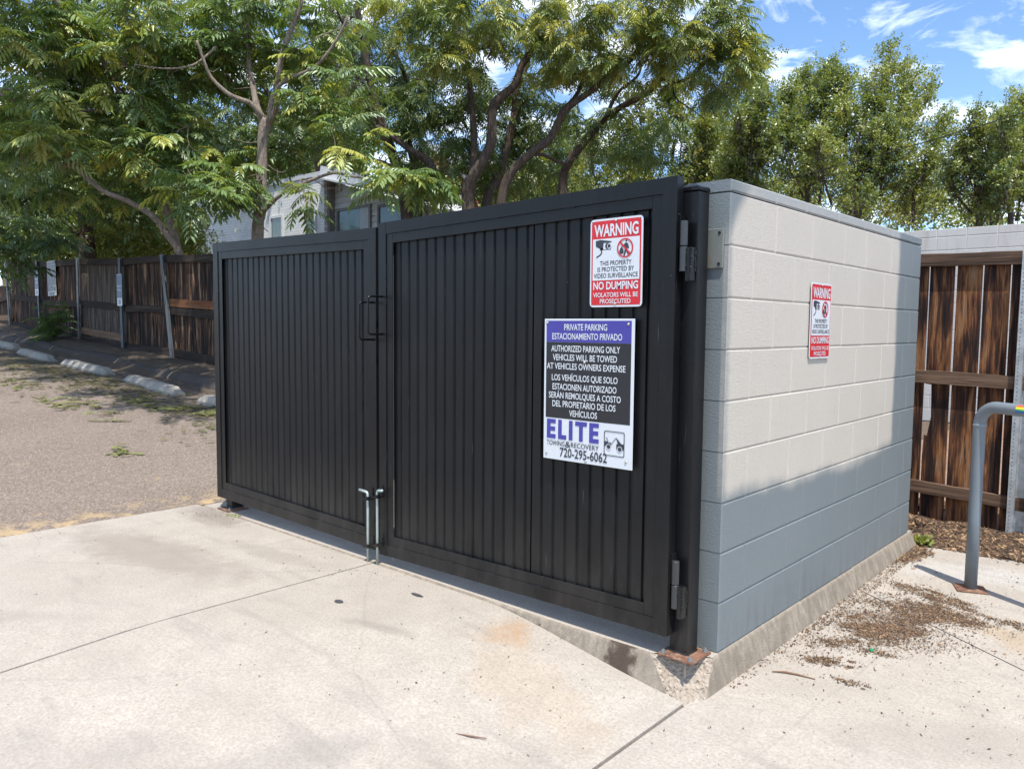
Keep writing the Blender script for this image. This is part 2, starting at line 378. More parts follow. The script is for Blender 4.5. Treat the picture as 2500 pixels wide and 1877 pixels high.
SNAVY = simple('reserved_sign_blue', (.13,.19,.32), .45, 0, .1); SCREW = simple('screw_head', (.5,.48,.44), .35, .7, .3, 80)

# ------------------------------------------------------------------ ground levels
def sm(a, b, x):
    t = min(1, max(0, (x-a)/(b-a))); return t*t*(3-2*t)
def zg(x, y):
    """finished ground level"""
    if x < -4: return .056*(-4-x)
    right = -.125 + .0115*max(-4, min(y, 4))
    t = sm(-.25, -3.2, y) if y < -.25 else 0
    lo = -1.05 - 2.6*t
    if x >= 0: return right
    f = min(1, -x/(-lo)); f = f*(1-t*.0)
    f = f*f*(3-2*f)*.5 + f*.5
    return right*(1-f) + 0*f
def sheet(name, xs, ylo, yhi, ny, mat, dz=0.0, skirt=.06, kind='structure', zf=None, parent=None):
    """ground sheet: for every x in xs a row from ylo(x) to yhi(x)"""
    zf = zf or zg; mb = MB(); n = len(xs)
    for x in xs:
        a, b = ylo(x), yhi(x)
        for j in range(ny+1):
            y = a+(b-a)*j/ny; mb.v.append((x, y, zf(x, y)+dz))
    for i in range(n-1):
        for j in range(ny):
            q = i*(ny+1)+j; mb.f.append((q, q+ny+1, q+ny+2, q+1)); mb.m.append(0)
    if skirt:
        per = [j for j in range(ny+1)] + [i*(ny+1)+ny for i in range(1, n)] + [(n-1)*(ny+1)+j for j in range(ny-1, -1, -1)] + [i*(ny+1) for i in range(n-2, 0, -1)]
        b = len(mb.v)
        for q in per: v = mb.v[q]; mb.v.append((v[0], v[1], v[2]-skirt))
        for k in range(len(per)):
            k2 = (k+1) % len(per); mb.f.append((per[k], per[k2], b+k2, b+k)); mb.m.append(0)
    o = mb.build(name, mat, parent)
    if kind: tag(o, kind=kind)
    return o
lin = lambda a, b, n: [a+(b-a)*i/n for i in range(n+1)]
def zbase(x, y):
    if x < -4: return min(.056*(-4-x), 2.2) - .03
    z = -.155 + .0115*max(-4, min(y, 4)) 
    if -4 < x < 0: z -= 0.0
    return z
GROUND = m_soil('ground_soil', (.10,.075,.055), (.19,.14,.10), 6)
sheet('ground', [-900, -300, -120, -60, -40, -30, -20, -10, -4.2, -4.0, 0, 4, 8, 20, 60, 200, 600], lambda x: -300, lambda x: 900, 60, GROUND, skirt=0, zf=zbase)
JL = lambda x: 1.565-.66*x
PADF = -.205
sheet('concrete_apron', lin(-3.99, -1.968, 14), lambda x: -9, lambda x: PADF-.006, 40, CONC)
sheet('concrete_apron', lin(-1.957, -.018, 24), lambda x: -9, lambda x: PADF-.006 - .02*min(1, max(0, 1+x)), 60, CONC)
sheet('concrete_pavement', lin(-.004, 1.6, 14), lambda x: -9, lambda x: JL(x)-.005, 50, CONC)
sheet('concrete_pavement', lin(1.61, 8, 12), lambda x: -9, lambda x: 2.4, 40, CONC)
sheet('concrete_pavement', lin(-.004, 1.6, 14), lambda x: JL(x)+.005, lambda x: 2.86-.04*x, 14, CONC)
LOTZ = lambda x, y: .056*(-4-x) + .01*math.sin(x*.9)*math.sin(y*.7) - (0.0 if x < -4.3 else .012*(x+4.3)/.3)
sheet('asphalt_lot', lin(-46, -4.003, 84), lambda x: -14, lambda x: 2.75, 34, ASPH, zf=LOTZ)
SOILM = m_soil('dark_soil', (.065,.050,.038), (.13,.104,.08), 9)  # darker brown soil for the strip along the fence
def zsoil(x, y): return zg(min(x, -4.01), y) + .0 + .21*sm(2.45, 3.3, y) + .008*math.sin(x*3.1+y*5)*sm(2.3, 2.8, y)
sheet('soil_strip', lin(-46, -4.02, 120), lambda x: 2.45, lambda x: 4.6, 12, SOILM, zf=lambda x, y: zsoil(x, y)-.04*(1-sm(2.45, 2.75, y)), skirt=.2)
MULCH = m_soil('mulch_bed', (.07,.042,.028), (.26,.17,.11), 22)
def zmul(x, y): return zg(max(.01, x), y) + .007 + .060*sm(2.68, 3.1, y) + .008*math.sin(x*23+y*17)
sheet('mulch_bed', lin(.0, 1.6, 24), lambda x: 2.72-.06*x+.035*math.sin(x*13), lambda x: 3.9, 14, MULCH, zf=zmul, skirt=.1)
sheet('yard_soil', lin(-1.2, 8, 40), lambda x: 3.92, lambda x: 10.5, 20, m_soil('yard_soil', (.22,.13,.09), (.36,.25,.18), 7), zf=lambda x, y: zg(1, y)+.05+.02*math.sin(x*5)*math.sin(y*4))

# ------------------------------------------------------------------ enclosure pad with kerb
def build_pad():
    mb = MB()
    # plan of the top edge, then the toe line of the sloping face
    top = [(-3.95, PADF+.02), (-1.05, PADF+.02), (-.70, PADF+.022), (-.40, PADF+.025), (-.205, PADF+.03)]
    toe = [(-3.95, PADF), (-1.05, PADF), (-.70, PADF-.008), (-.40, PADF-.018), (-.085, PADF-.028)]
    n = len(top)
    for (x, y) in top: mb.v.append((x, y, 0.0))
    for (x, y) in toe: mb.v.append((x, y, zg(x, y)-.012))
    for i in range(n-1): mb.f.append((i, n+i, n+i+1, i+1)); mb.m.append(0)
    rt = [(.004, -.045), (.004, .6), (.004, 1.3), (.004, 2.0), (.004, 2.66)]
    re = [(.035, -.165), (.042, .6), (.042, 1.3), (.044, 2.0), (.046, 2.66)]
    b = len(mb.v)
    for (x, y) in rt: mb.v.append((x, y, 0.0))
    for (x, y) in re: mb.v.append((x, y, zg(.02, y)-.012))
    for i in range(4): mb.f.append((b+i, b+i+1, b+6+i, b+5+i)); mb.m.append(0)
    # top sheet
    c = len(mb.v); mb.v += [(-3.95, 2.66, 0), ]
    mb.f.append(tuple(list(range(n)) + [b+i for i in range(5)] + [c])); mb.m.append(0)
    # far end, left side
    d = len(mb.v); mb.v += [(-3.95, 2.66, -.2)]
    mb.f.append((b+4, b+9, d, c)); mb.m.append(0); mb.f.append((c, d, n, 0)); mb.m.append(0)
    o = mb.build('enclosure_pad', [KERB, CONC]); 
    for p in o.data.polygons:
        if p.normal.z > .95: p.material_index = 1
    tag(o, kind='structure')
    bv = o.modifiers.new('bevel', 'BEVEL'); bv.width = .012; bv.segments = 3; bv.limit_method = 'ANGLE'; bv.angle_limit = .3
    # broken corner: a rough wedge between the plate edge and the ground point
    A = Vector((-.207, PADF+.027, -.004)); B = Vector((.006, -.043, -.004)); Cc = Vector((.035, -.165, zg(.02, -.1)-.012)); D = Vector((-.085, PADF-.028, zg(-.085, -.2)-.012)); T = Vector((-.012, -.243, zg(0, -.24)-.006))
    rr = random.Random(5); N = 26; mb = MB(); idx = {}
    H = A.lerp(B, .5)
    def edge(s):      # upper chain
        return A.lerp(H, s*2) if s < .5 else H.lerp(B, s*2-1)
    def low(s):
        return D.lerp(T, s*2) if s < .5 else T.lerp(Cc, s*2-1)
    for i in range(N+1):
        for j in range(N+1):
            s, u = i/N, j/N
            p = edge(s).lerp(low(s), u)
            k = 1 if 0 < i < N and 0 < j < N else 0
            dp = math.sin(math.pi*u)*math.sin(math.pi*s)
            p += Vector((-.02*dp, .012*dp, -.018*dp))
            if k: p += Vector((rr.uniform(-1, 1), rr.uniform(-1, 1), rr.uniform(-1, 1)*1.2))*.0042
            mb.v.append(tuple(p))
    for i in range(N):
        for j in range(N):
            q = i*(N+1)+j; mb.f.append((q, q+1, q+N+2, q+N+1)); mb.m.append(0)
    o = mb.build('broken_kerb_corner', RUB); tag(o, kind='structure')
build_pad()

# ------------------------------------------------------------------ block walls
CH = .2032; WH = 9*CH; BT = .194
def block_wall(mb, p0, d, L, thick, z0, courses, offs, joint=.004, capz=None, rng=None):
    """courses of bevelled blocks from p0 along unit d; thickness to the left of d"""
    d = Vector(d); nrm = Vector((-d.y, d.x, 0)); p0 = Vector(p0); j = joint/2; rec = .0045
    def blk(a, b, za, zb):
        c = .0048
        wob = (rng.uniform(-.0008, .0008) if rng else 0)
        def pt(t, n, z): q = p0 + d*t + nrm*n; return (q.x, q.y, z)
        v = []
        for (n, e) in ((0+wob, c), (c+wob, 0), (thick-c, 0), (thick, c)):
            v += [pt(a+e, n, za+e), pt(b-e, n, za+e), pt(b-e, n, zb-e), pt(a+e, n, zb-e)]
        f = [(0,1,2,3), (15,14,13,12)]
        for k in range(3):
            for i in range(4):
                i2 = (i+1) % 4; f.append((k*4+i, k*4+4+i, k*4+4+i2, k*4+i2))
        mb.add(v, f)
    for k in range(courses):
        za = z0+k*CH; js = [0] + [x for x in offs[k % len(offs)] if .05 < x < L-.05] + [L]; jv = j*.5
        for a, b in zip(js[:-1], js[1:]):
            blk(a + (jv if a > 0 else 0), b - (jv if b < L else 0), za+j, za+CH-j)
    if capz:
        js = [0] + [x for x in offs[-1] if .05 < x < L-.05] + [L]; za = z0+courses*CH
        for a, b in zip(js[:-1], js[1:]): blk(a+(j if a > 0 else 0), b-(j if b < L else 0), za+j, za+capz)
    a = p0 + d*rec + nrm*rec; 
    def pt(t, n, z): q = p0 + d*t + nrm*n; return (q.x, q.y, z)
    zt = z0+courses*CH+(capz-.004 if capz else -.004)
    v = [pt(rec, rec, z0), pt(L-rec, rec, z0), pt(L-rec, thick-rec, z0), pt(rec, thick-rec, z0), pt(rec, rec, zt), pt(L-rec, rec, zt), pt(L-rec, thick-rec, zt), pt(rec, thick-rec, zt)]
    mb.add(v, [(0,3,2,1),(4,5,6,7),(0,1,5,4),(1,2,6,5),(2,3,7,6),(3,0,4,7)])
WL = 2.586
oA = [.2, .41, .62, 1.03, 1.28, 1.49, 1.90, 2.32]; oB = [.42, .82, 1.245, 1.565, 1.995, 2.405]; oC = [.21, .63, 1.04, 1.47, 1.89, 2.29]; oCap = [.416, .74, 1.15, 1.53, 2.01, 2.39]
pr = random.Random(2)
wall = thing('block_wall', (0, 0, 0), 'short painted block wall, grey with a large beige patch, carrying a small warning sign', 'wall')
mb = MB(); block_wall(mb, (0, 0, 0), (0, 1, 0), WL, BT, 0.001, 9, [oB, oC, oB, oC, oB, oA[:0]+oC, oB, oC, oB], rng=pr); mb.build('wall_body', WALLM, wall)
mb = MB()
block_wall(mb, (.001, -.001, 0), (0, 1, 0), WL+.002, BT+.002, 9*CH+.003, 0, [oCap], capz=.046); mb.build('wall_cap', WALLM, wall)
GREYP = simple('grey_wall_paint', (.15,.18,.20), .62, 0, .12, 4, bstr=.4, bsc=120)
reg = lambda L, o: [x for x in [o+.4064*k for k in range(int(L/.4064)+1)] if 0 < x < L]
o = None
mb = MB(); block_wall(mb, (-BT-.012, WL-.002, 0), (-1, 0, 0), 3.485, BT, .001, 9, [reg(3.485, .2), reg(3.485, .406)], capz=.046)
o = mb.build('block_wall', GREYP); tag(o, 'grey block wall closing the back of the bin enclosure, behind the black gates', 'wall')
mb = MB(); block_wall(mb, (-3.70, 0, 0), (0, 1, 0), WL, BT, .001, 9, [reg(WL, .2), reg(WL, .406)], capz=.046)
o = mb.build('block_wall', GREYP); tag(o, 'grey block wall at the far left side of the bin enclosure, behind the left gate leaf', 'wall')
mb = MB(); LW = 10.5
block_wall(mb, (-3.2, 10.6, 0), (1, 0, 0), LW, BT, -.12, 14, [reg(LW, .29), reg(LW, .49)], capz=.12, joint=.012)
for v in (0,): pass
o = mb.build('block_wall', WBLK); tag(o, 'long white block wall standing beyond the brown wooden fence', 'wall')

# galvanised plate bolted on the end of the wall
pl = thing('wall_plate', (-.09, -.006, 1.614), 'galvanised steel plate with rust streaks bolted to the grey wall end by the gate post', 'plate')
def m_plate():
    t = NT('plate_steel'); x = t.xyz()
    c = t.mix(t.noise(20, 4), (.17,.185,.172), (.25,.265,.245))
    w = t.math('MULTIPLY', t.noise(18, 5), .05)
    r = t.sstep(t.math('ADD', x[0], w),   .045, .005); r2 = t.sstep(t.math('ADD', x[2], w), -.045, -.09)
    f = t.math('MULTIPLY', t.math('MAXIMUM', t.math('MULTIPLY', r, t.sstep(x[2], .02, -.03)), r2), .85)
    c = t.mix(f, c, t.mix(t.noise(40, 3), (.17,.07,.03), (.33,.14,.05))); return t.set(c, .55, .3, t.noise(70, 3), .2, .003)
mb = MB(); mb.box(-.09, .068, -.006, .004, -.077, .077); mb.build('plate', m_plate(), pl, bevel=.003)
for sx in (-.074, .051):
    for z in (.06, -.06):
        mb = MB(); mb.tube([(sx, -.0062, z), (sx, -.0085, z)], .006, 12); mb.build('bolt_hole', SBLK, pl)

# ------------------------------------------------------------------ gate leaves
def rr_pts(x0, x1, z0, z1, r, y, n=5):
    out = []
    for (cx, cz, a0) in ((x1-r, z0+r, -90), (x1-r, z1-r, 0), (x0+r, z1-r, 90), (x0+r, z0+r, 180)):
        for k in range(n+1):
            a = math.radians(a0+90*k/n); out.append((cx+r*math.cos(a), y, cz+r*math.sin(a)))
    return out
def corrugated(mb, x0, x1, z0, z1, y, pitch, dep, seams=(), rng=None):
    """trapezoidal sheet facing -y"""
    prof = []; x = x0
    while x < x1-1e-4:
        for (f, dd) in ((0, 0), (.68, 0), (.76, 1), (.92, 1)):
            xx = x+f*pitch
            if xx <= x1: prof.append((xx, y+dep*dd))
        x += pitch
    prof.append((x1, prof[-1][1]))
    b = len(mb.v)
    nz = 5
    for (px_, py_) in prof:
        for k in range(nz+1): mb.v.append((px_, py_, z0+(z1-z0)*k/nz))
    for i in range(len(prof)-1):
        for k in range(nz):
            q = b+i*(nz+1)+k; mb.f.append((q, q+nz+1, q+nz+2, q+1)); mb.m.append(0)
def weld(mb, pts, r, rng, m=0):
    """lumpy weld bead"""
    p = [Vector(q) for q in pts]; out = []; rad = []
    for a, b in zip(p[:-1], p[1:]):
        n = max(2, int((b-a).length/.006))
        for k in range(n):
            out.append(a.lerp(b, k/n)+Vector((rng.uniform(-1,1), rng.uniform(-1,1), rng.uniform(-1,1)))*r*.25); rad.append(r*rng.uniform(.6, 1.2))
    mb.tube(out, rad, 6, m)
GY = -.18; FT = .05
def gate_leaf(side, loc, W, H, tilt, label, rods_x, handle_x, sheets, seed):
    rng = random.Random(seed)
    g = thing('gate_leaf', loc, label, 'gate', 'two leaves of the bin enclosure gate')
    # local x runs from 0 (seam or hinge end at left) to W, y from 0 (front) to FT, z from 0 up
    o_, i_ = .062, .05
    f = MB()
    f.box(0, o_, 0, FT, 0, H); f.box(W-o_, W, 0, FT, 0, H)
    f.box(o_, W-o_, .001, FT-.001, H-o_, H-.0005); f.box(o_, W-o_, .001, FT-.001, 0.0005, o_)
    fr_ = f
    f = MB(); y0 = .005
    f.box(o_, o_+i_, y0, y0+.006, o_, H-o_); f.box(W-o_-i_, W-o_, y0, y0+.006, o_, H-o_)
    f.box(o_+i_, W-o_-i_, y0+.0008, y0+.006, H-o_-i_, H-o_); f.box(o_+i_, W-o_-i_, y0+.0008, y0+.006, o_, o_+i_)
    f.build('inner_frame', BLK, g, bevel=.0015, seg=1)
    wd = MB()
    for (a, b) in (((o_, H-o_), (W-o_, H-o_)), ((o_, o_), (W-o_, o_))):
        n = 5
        for k in range(n):
            t0 = (k+rng.uniform(.1, .6))/n; t1 = t0+.03
            weld(wd, [(a[0]+(b[0]-a[0])*t0, .004, a[1]), (a[0]+(b[0]-a[0])*t1, .004, a[1])], .003, rng)
    for xx in (o_, W-o_):
        for k in range(6):
            z = rng.uniform(.15, H-.2); weld(wd, [(xx, .004, z), (xx, .004, z+rng.uniform(.03, .06))], .003, rng)
    wb = len(fr_.f); fr_.add(wd.v, wd.f, 1); fr_.build('outer_frame', [BLK, BLKG], g, bevel=.006, seg=2)
    # sheets, each slightly out of line
    xs = [o_+i_-.012] + sheets + [W-o_-i_+.012]
    for k, (a, b) in enumerate(zip(xs[:-1], xs[1:])):
        s = MB(); corrugated(s, a+(.009 if k else 0), b, o_+i_-.01+rng.uniform(0, .006), H-o_-i_+.01, .022+.002*(k % 2), .0677, .009)
        s.build('corrugated_panel', SHEET, g, fix=False)
    bk = MB(); bk.box(o_+.01, W-o_-.01, FT-.006, FT-.003, o_+.02, H-o_-.02); bk.build('backing_sheet', SHEET, g)
    h = MB(); hz = (1.455-loc[2], 1.255-loc[2]); pr_ = .092; rc = .018
    pts = [(handle_x, .004, hz[0]), (handle_x, -pr_+rc, hz[0])]
    for k in range(1, 6):
        a = math.radians(90*k/6); pts.append((handle_x, -pr_+rc-rc*math.sin(a), hz[0]-rc+rc*math.cos(a)))
    pts += [(handle_x, -pr_, hz[0]-rc), (handle_x, -pr_, hz[1]+rc)]
    for k in range(1, 6):
        a = math.radians(90*k/6); pts.append((handle_x, -pr_+rc-rc*math.cos(a), hz[1]+rc-rc*math.sin(a)))
    pts += [(handle_x, -pr_+rc, hz[1]), (handle_x, .004, hz[1])]
    h.tube(pts, .0058, 10)
    for z in hz: weld(h, [(handle_x-.008, -.002, z), (handle_x+.008, -.002, z+.004)], .005, rng)
    h.build('pull_handle', BLKG, g, smooth=True)
    return g, rng
gl, rgl = gate_leaf('L', (-3.752, GY, .093), 1.792, 1.762, -.0166, 'black steel gate leaf farther from the grey wall, with plain ribbed panel', None, 1.768, [], 11)
gr, rgr = gate_leaf('R', (-1.937, GY, .050), 1.805, 1.795,   .0195, 'black steel gate leaf next to the grey wall, carrying two signs', None, .028, [.565, 1.07], 12)
def drop_rod(g, lx, hdir, z0l, rng):
    """cane bolt with its two brackets; z0l local z of its foot"""
    r = MB(); y = -.028; R_ = .0075
    top = z0l+.425
    r.tube([(lx, y, z0l), (lx, y, z0l+.2), (lx, y, top-.014), (lx+hdir*.004, y, top-.005), (lx+hdir*.013, y-.002, top), (lx+hdir*.06, y-.012, top+.006)], R_, 12)
    r.build('drop_rod', STEEL, g, smooth=True)
    for dz in (.385, .118):
        b = MB(); b.box(lx-.022, lx+.022, -.048, -.001, z0l+dz, z0l+dz+.006); b.tube([(lx, y, z0l+dz-.004), (lx, y, z0l+dz+.016)], .0125, 12)
        p = [(lx+.012, -.004, z0l+dz+.01)]
        for k in range(5): p.append((lx+.012+rng.uniform(-.006, .006), -.003, z0l+dz+.02+k*.012))
        weld(b, p, .0035, rng); b.build('rod_bracket', BLKG, g)
drop_rod(gl, 1.75, -1, -.1, rgl)
drop_rod(gr, .018, 1, -.064, rgr)
def sag(g, k):
    for c in g.children:
        for v in c.data.vertices: v.co.z += k*v.co.x
sag(gl, -.0166); sag(gr, .0195)
# hinge halves on the right leaf
def hinge_half(parent, base, up, rng, leafside):
    """one half of a weld-on barrel hinge: barrel plus welded tab; base = barrel centre bottom, local to parent"""
    h = MB(); x, y, z = base
    h.tube([(x, y, z), (x, y, z+.0015), (x, y, z+.0925), (x, y, z+.094)], [.0135, .0152, .0152, .0135], 20)
    o = h.build('hinge_barrel', HINGE, parent, smooth=False); smooth_by_angle(o, 40)
    t = MB(); s = -1 if leafside else 1
    t.box(min(x+s*.012, x+s*.034), max(x+s*.012, x+s*.034), y-.004, y+.03, z-(.0 if leafside else .035), z+(.118 if leafside else .09))
    for k in (-.004, .03): weld(t, [(x+s*.034, y+k, z), (x+s*.034, y+k, z+.09)], .0045, rng)
    weld(t, [(x+s*.012, y-.004, z+.003), (x+s*.012, y-.004, z+.09)], .004, rng)
    weld(t, [(x+s*.014, y-.002, z+(.118 if leafside else -.035)), (x+s*.034, y-.002, z+(.118 if leafside else -.035))], .004, rng)
    t.build('hinge_tab', BLKG, parent)
bpy.context.view_layer.update()
PX, PY = -.110, -.160
for z in (1.616, .298):
    loc = gr.matrix_world.inverted() @ Vector((PX, PY, z))
    hinge_half(gr, loc, True, rgr, True)
# gate posts
def gate_post(x0, label, hinges, rng, zb=0):
    p = thing('gate_post', (x0+.041, -.083, 0), label, 'post', 'posts of the bin enclosure gate')
    b = MB(); b.box(-.041, .041, -.041, .041, .009, 1.825); b.build('post_tube', BLK, p, bevel=.005, seg=3)
    c = MB(); e = .0435
    v = [(-e,-e,1.826),(e,-e,1.826),(e,e,1.826),(-e,e,1.826),(-e,-e,1.842),(e,-e,1.842),(e,e,1.842),(-e,e,1.842),(-.02,-.02,1.856),(.02,-.02,1.856),(.02,.02,1.856),(-.02,.02,1.856)]
    c.add(v, [(0,3,2,1),(0,1,5,4),(1,2,6,5),(2,3,7,6),(3,0,4,7),(4,5,9,8),(5,6,10,9),(6,7,11,10),(7,4,8,11),(8,9,10,11)])
    c.build('post_cap', BLKG, p, bevel=.004, seg=3)
    c = MB(); c.box(-.064, .092, -.096, .060, .001, .0105); c.build('base_plate', RUST, p, bevel=.002)
    w = MB(); weld(w, [(-.042, -.042, .012), (.042, -.042, .012), (.042, .042, .012)], .006, rng); w.build('weld_bead', BLKG, p)
    for (x, y) in ((-.046, -.078), (.074, -.078), (.074, .042), (-.046, .042)):
        bb = MB(); bb.tube([(x, y, .0105), (x, y, .0135)], .0115, 16)
        bb.tube([(x, y, .0135), (x, y, .0215)], .0085, 6); bb.tube([(x, y, .0215), (x, y, .027)], .0042, 10); bb.build('anchor_bolt', BOLT, p)
    for z in hinges:
        hinge_half(p, (PX-(x0+.041), PY+.083, z), True, rng, False)
    return p
rp = random.Random(8)
gp = gate_post(-.151, 'black square steel gate post on a rusty base plate beside the grey wall end', (1.519, .202), rp)
bb = MB(); bb.tube([(.06, -.088, .0), (.059, -.09, -.03), (.062, -.094, -.055)], .0055, 8); bb.build('exposed_anchor', simple('anchor_steel', (.2,.18,.15), .6, .4, .3, 40), gp)
gate_post(-3.735, 'black square gate post at the far end, only its foot showing below the gate', (), rp)

# ------------------------------------------------------------------ lettering
def text_mesh(s, bold=0.0):
    c = bpy.data.curves.new('t', 'FONT'); c.body = s; c.size = 1.0; c.offset = bold; c.resolution_u = 3; c.fill_mode = 'FRONT'
    o = bpy.data.objects.new('t', c); COL.objects.link(o)
    dg = bpy.context.evaluated_depsgraph_get(); me = bpy.data.meshes.new_from_object(o.evaluated_get(dg))
    vs = [tuple(v.co) for v in me.vertices]; fs = [tuple(p.vertices) for p in me.polygons]
    bpy.data.objects.remove(o); bpy.data.curves.remove(c); bpy.data.meshes.remove(me)
    return vs, fs
_CAP = None
def put_text(mb, s, x0, x1, zc, cap, y, m=0, bold=.018):
    """text fitted between x0 and x1 with capital height cap, centred on zc"""
    global _CAP
    vs, fs = text_mesh(s, bold)
    if _CAP is None:
        c, _ = text_mesh('H', 0); _CAP = max(v[1] for v in c)
    a = min(v[0] for v in vs); b = max(v[0] for v in vs)
    k = (x1-x0)/(b-a); kz = cap/_CAP
    mb.add([(x0+(v[0]-a)*k, y, zc-cap/2+v[1]*kz) for v in vs], fs, m)
def disc(cx, cz, rx, rz, y, n=28): return [(cx+rx*math.cos(2*math.pi*k/n), y, cz+rz*math.sin(2*math.pi*k/n)) for k in range(n)]
def ring(mb, cx, cz, r0, r1, y, m, n=36):
    for k in range(n):
        a, b = 2*math.pi*k/n, 2*math.pi*(k+1)/n
        mb.poly([(cx+r*math.cos(t), y, cz+r*math.sin(t)) for r, t in ((r0, a), (r1, a), (r1, b), (r0, b))], m)
def stroke(mb, pts, w, y, m):
    for a, b in zip(pts[:-1], pts[1:]):
        a = Vector((a[0], 0, a[1])); b = Vector((b[0], 0, b[1])); d = (b-a).normalized(); n = Vector((-d.z, 0, d.x))*w/2
        mb.poly([(q.x, y, q.z) for q in (a-n, b-n, b+n, a+n)], m)
    for p in pts[1:-1]: mb.poly(disc(p[0], p[1], w/2, w/2, y-.00005, 10), m)
def screws(parent, pts, y, r=.005, mat=None):
    for (x, z) in pts:
        s = MB(); s.tube([(x, y, z), (x, y-.0025, z), (x, y-.004, z)], [r, r*.9, r*.45], 12); s.build('screw', mat or SCREW, parent, smooth=True)
def warning_sign(loc, rot, label):
    W, H = .254, .357
    g = thing('warning_sign', loc, label, 'sign', 'red and white warning signs', rot)
    b = MB(); b.prism(rr_pts(0, W, 0, H, .016, 0), (0, .0022, 0)); b.build('panel', WHITE, g)
    q = MB(); Y = -.0006
    q.poly(rr_pts(.007, W-.007, .008, H-.008, .014, Y), 0)
    q.build('red_field', RED, g, fix=False)
    q = MB(); q.poly(rr_pts(.0135, W-.0135, H*.305, H*.775, .001, Y*2), 0); q.build('white_field', WHITE, g, fix=False)
    Y = -.0018
    t = MB()
    put_text(t, 'WARNING', .020, W-.020, H*.868, H*.128, Y, 0, .028)
    t.build('heading_lettering', WHITE, g, fix=False); t = MB()
    put_text(t, 'NO DUMPING', .018, W-.018, H*.243, H*.083, Y, 0, .024)
    put_text(t, 'VIOLATORS WILL BE', .018, W-.018, H*.138, H*.050, Y, 0, .012)
    put_text(t, 'PROSECUTED', .052, W-.052, H*.066, H*.050, Y, 0, .012)
    t.build('white_lettering', WHITE, g, fix=False)
    t = MB()
    put_text(t, 'THIS PROPERTY', .050, W-.050, H*.497, H*.050, Y, 0, .012)
    put_text(t, 'IS PROTECTED BY', .038, W-.038, H*.428, H*.050, Y, 0, .012)
    put_text(t, 'VIDEO SURVEILLANCE', .020, W-.020, H*.357, H*.050, Y, 0, .012)
    # camera pictogram (x, z in parts of W, H from the lower left)
    P = lambda pts: [(x*W, Y, z*H) for x, z in pts]
    t.poly(P([(.11,.755),(.20,.765),(.42,.742),(.415,.728),(.265,.728),(.255,.648),(.115,.690)]), 0)
    stroke(t, [(.265*W, .652*H), (.405*W, .650*H), (.41*W, .675*H)], .0022, Y, 0)
    t.poly(disc(.345*W, .692*H, .049*W, .035*H*1.0, Y), 0)
    ring(t, .375*W, .690*H, .030*W, .040*W, Y-.0006, 1)
    t.poly(disc(.378*W, .690*H, .024*W, .024*W, Y-.0006), 0)
    t.poly(P([(.19,.648),(.27,.648),(.25,.672),(.20,.672)]), 0)
    stroke(t, [(.225*W, .655*H), (.228*W, .615*H), (.195*W, .590*H), (.125*W, .567*H)], .0058, Y, 0)
    # person with a sack
    t.poly(disc(.70*W, .735*H, .017*W, .017*W, Y), 0)
    t.poly(P([(.665,.705),(.70,.716),(.735,.700),(.752,.655),(.742,.640),(.728,.650),(.722,.668),(.722,.640),(.745,.585),(.765,.572),(.74,.565),(.700,.615),(.672,.565),(.645,.568),(.672,.640),(.672,.668),(.62,.672),(.615,.685),(.65,.690)]), 0)
    t.poly(P([(.61,.67),(.585,.65),(.570,.622),(.578,.598),(.605,.588),(.64,.590),(.655,.610),(.645,.640),(.625,.655),(.622,.672)]), 0)
    t.build('black_print', [SDARK, WHITE], g, fix=False)
    t = MB(); ring(t, .68*W, .655*H, .128*W, .152*W, -.0030, 0)
    t.poly([(.68*W+dx*W, -.0030, .655*H+dz*W) for dx, dz in ((-.105,.085),(-.085,.105),(.105,-.085),(.085,-.105))], 0)
    t.build('prohibition_ring', RED, g, fix=False)
    screws(g, [(W/2, H-.012), (W/2, .012)], -.002, .0045)
    for (x, z) in ((.011, .011), (W-.011, .011), (.011, H-.011), (W-.011, H-.011)):
        h = MB(); h.poly(disc(x, z, .0028, .0028, -.0014, 12)); h.build('mounting_hole', SBLK, g, fix=False)
    return g
warning_sign((-.527, -.1885, 1.386), (0, math.radians(-.3), 0), 'red and white WARNING sign screwed to the black gate leaf, above the parking sign')
warning_sign((.0085, .806, 1.165), (0, math.radians(.2), math.radians(90)), 'red and white WARNING sign fixed on the beige block wall')
def block_elite(t, x0, x1, z0, z1, Y):
    w = x1-x0; h = z1-z0; R = lambda a, b, c, d: t.poly([(x0+a*w, Y, z0+c*h), (x0+b*w, Y, z0+c*h), (x0+b*w, Y, z0+d*h), (x0+a*w, Y, z0+d*h)])
    for e in (0, .82):
        R(e, e+.07, 0, 1); R(e+.07, e+.175, .78, 1); R(e+.07, e+.165, .39, .61); R(e+.07, e+.175, 0, .22)
    R(.225, .295, 0, 1); R(.295, .385, 0, .22); R(.435, .505, 0, 1); R(.555, .775, .78, 1); R(.63, .70, 0, .78)
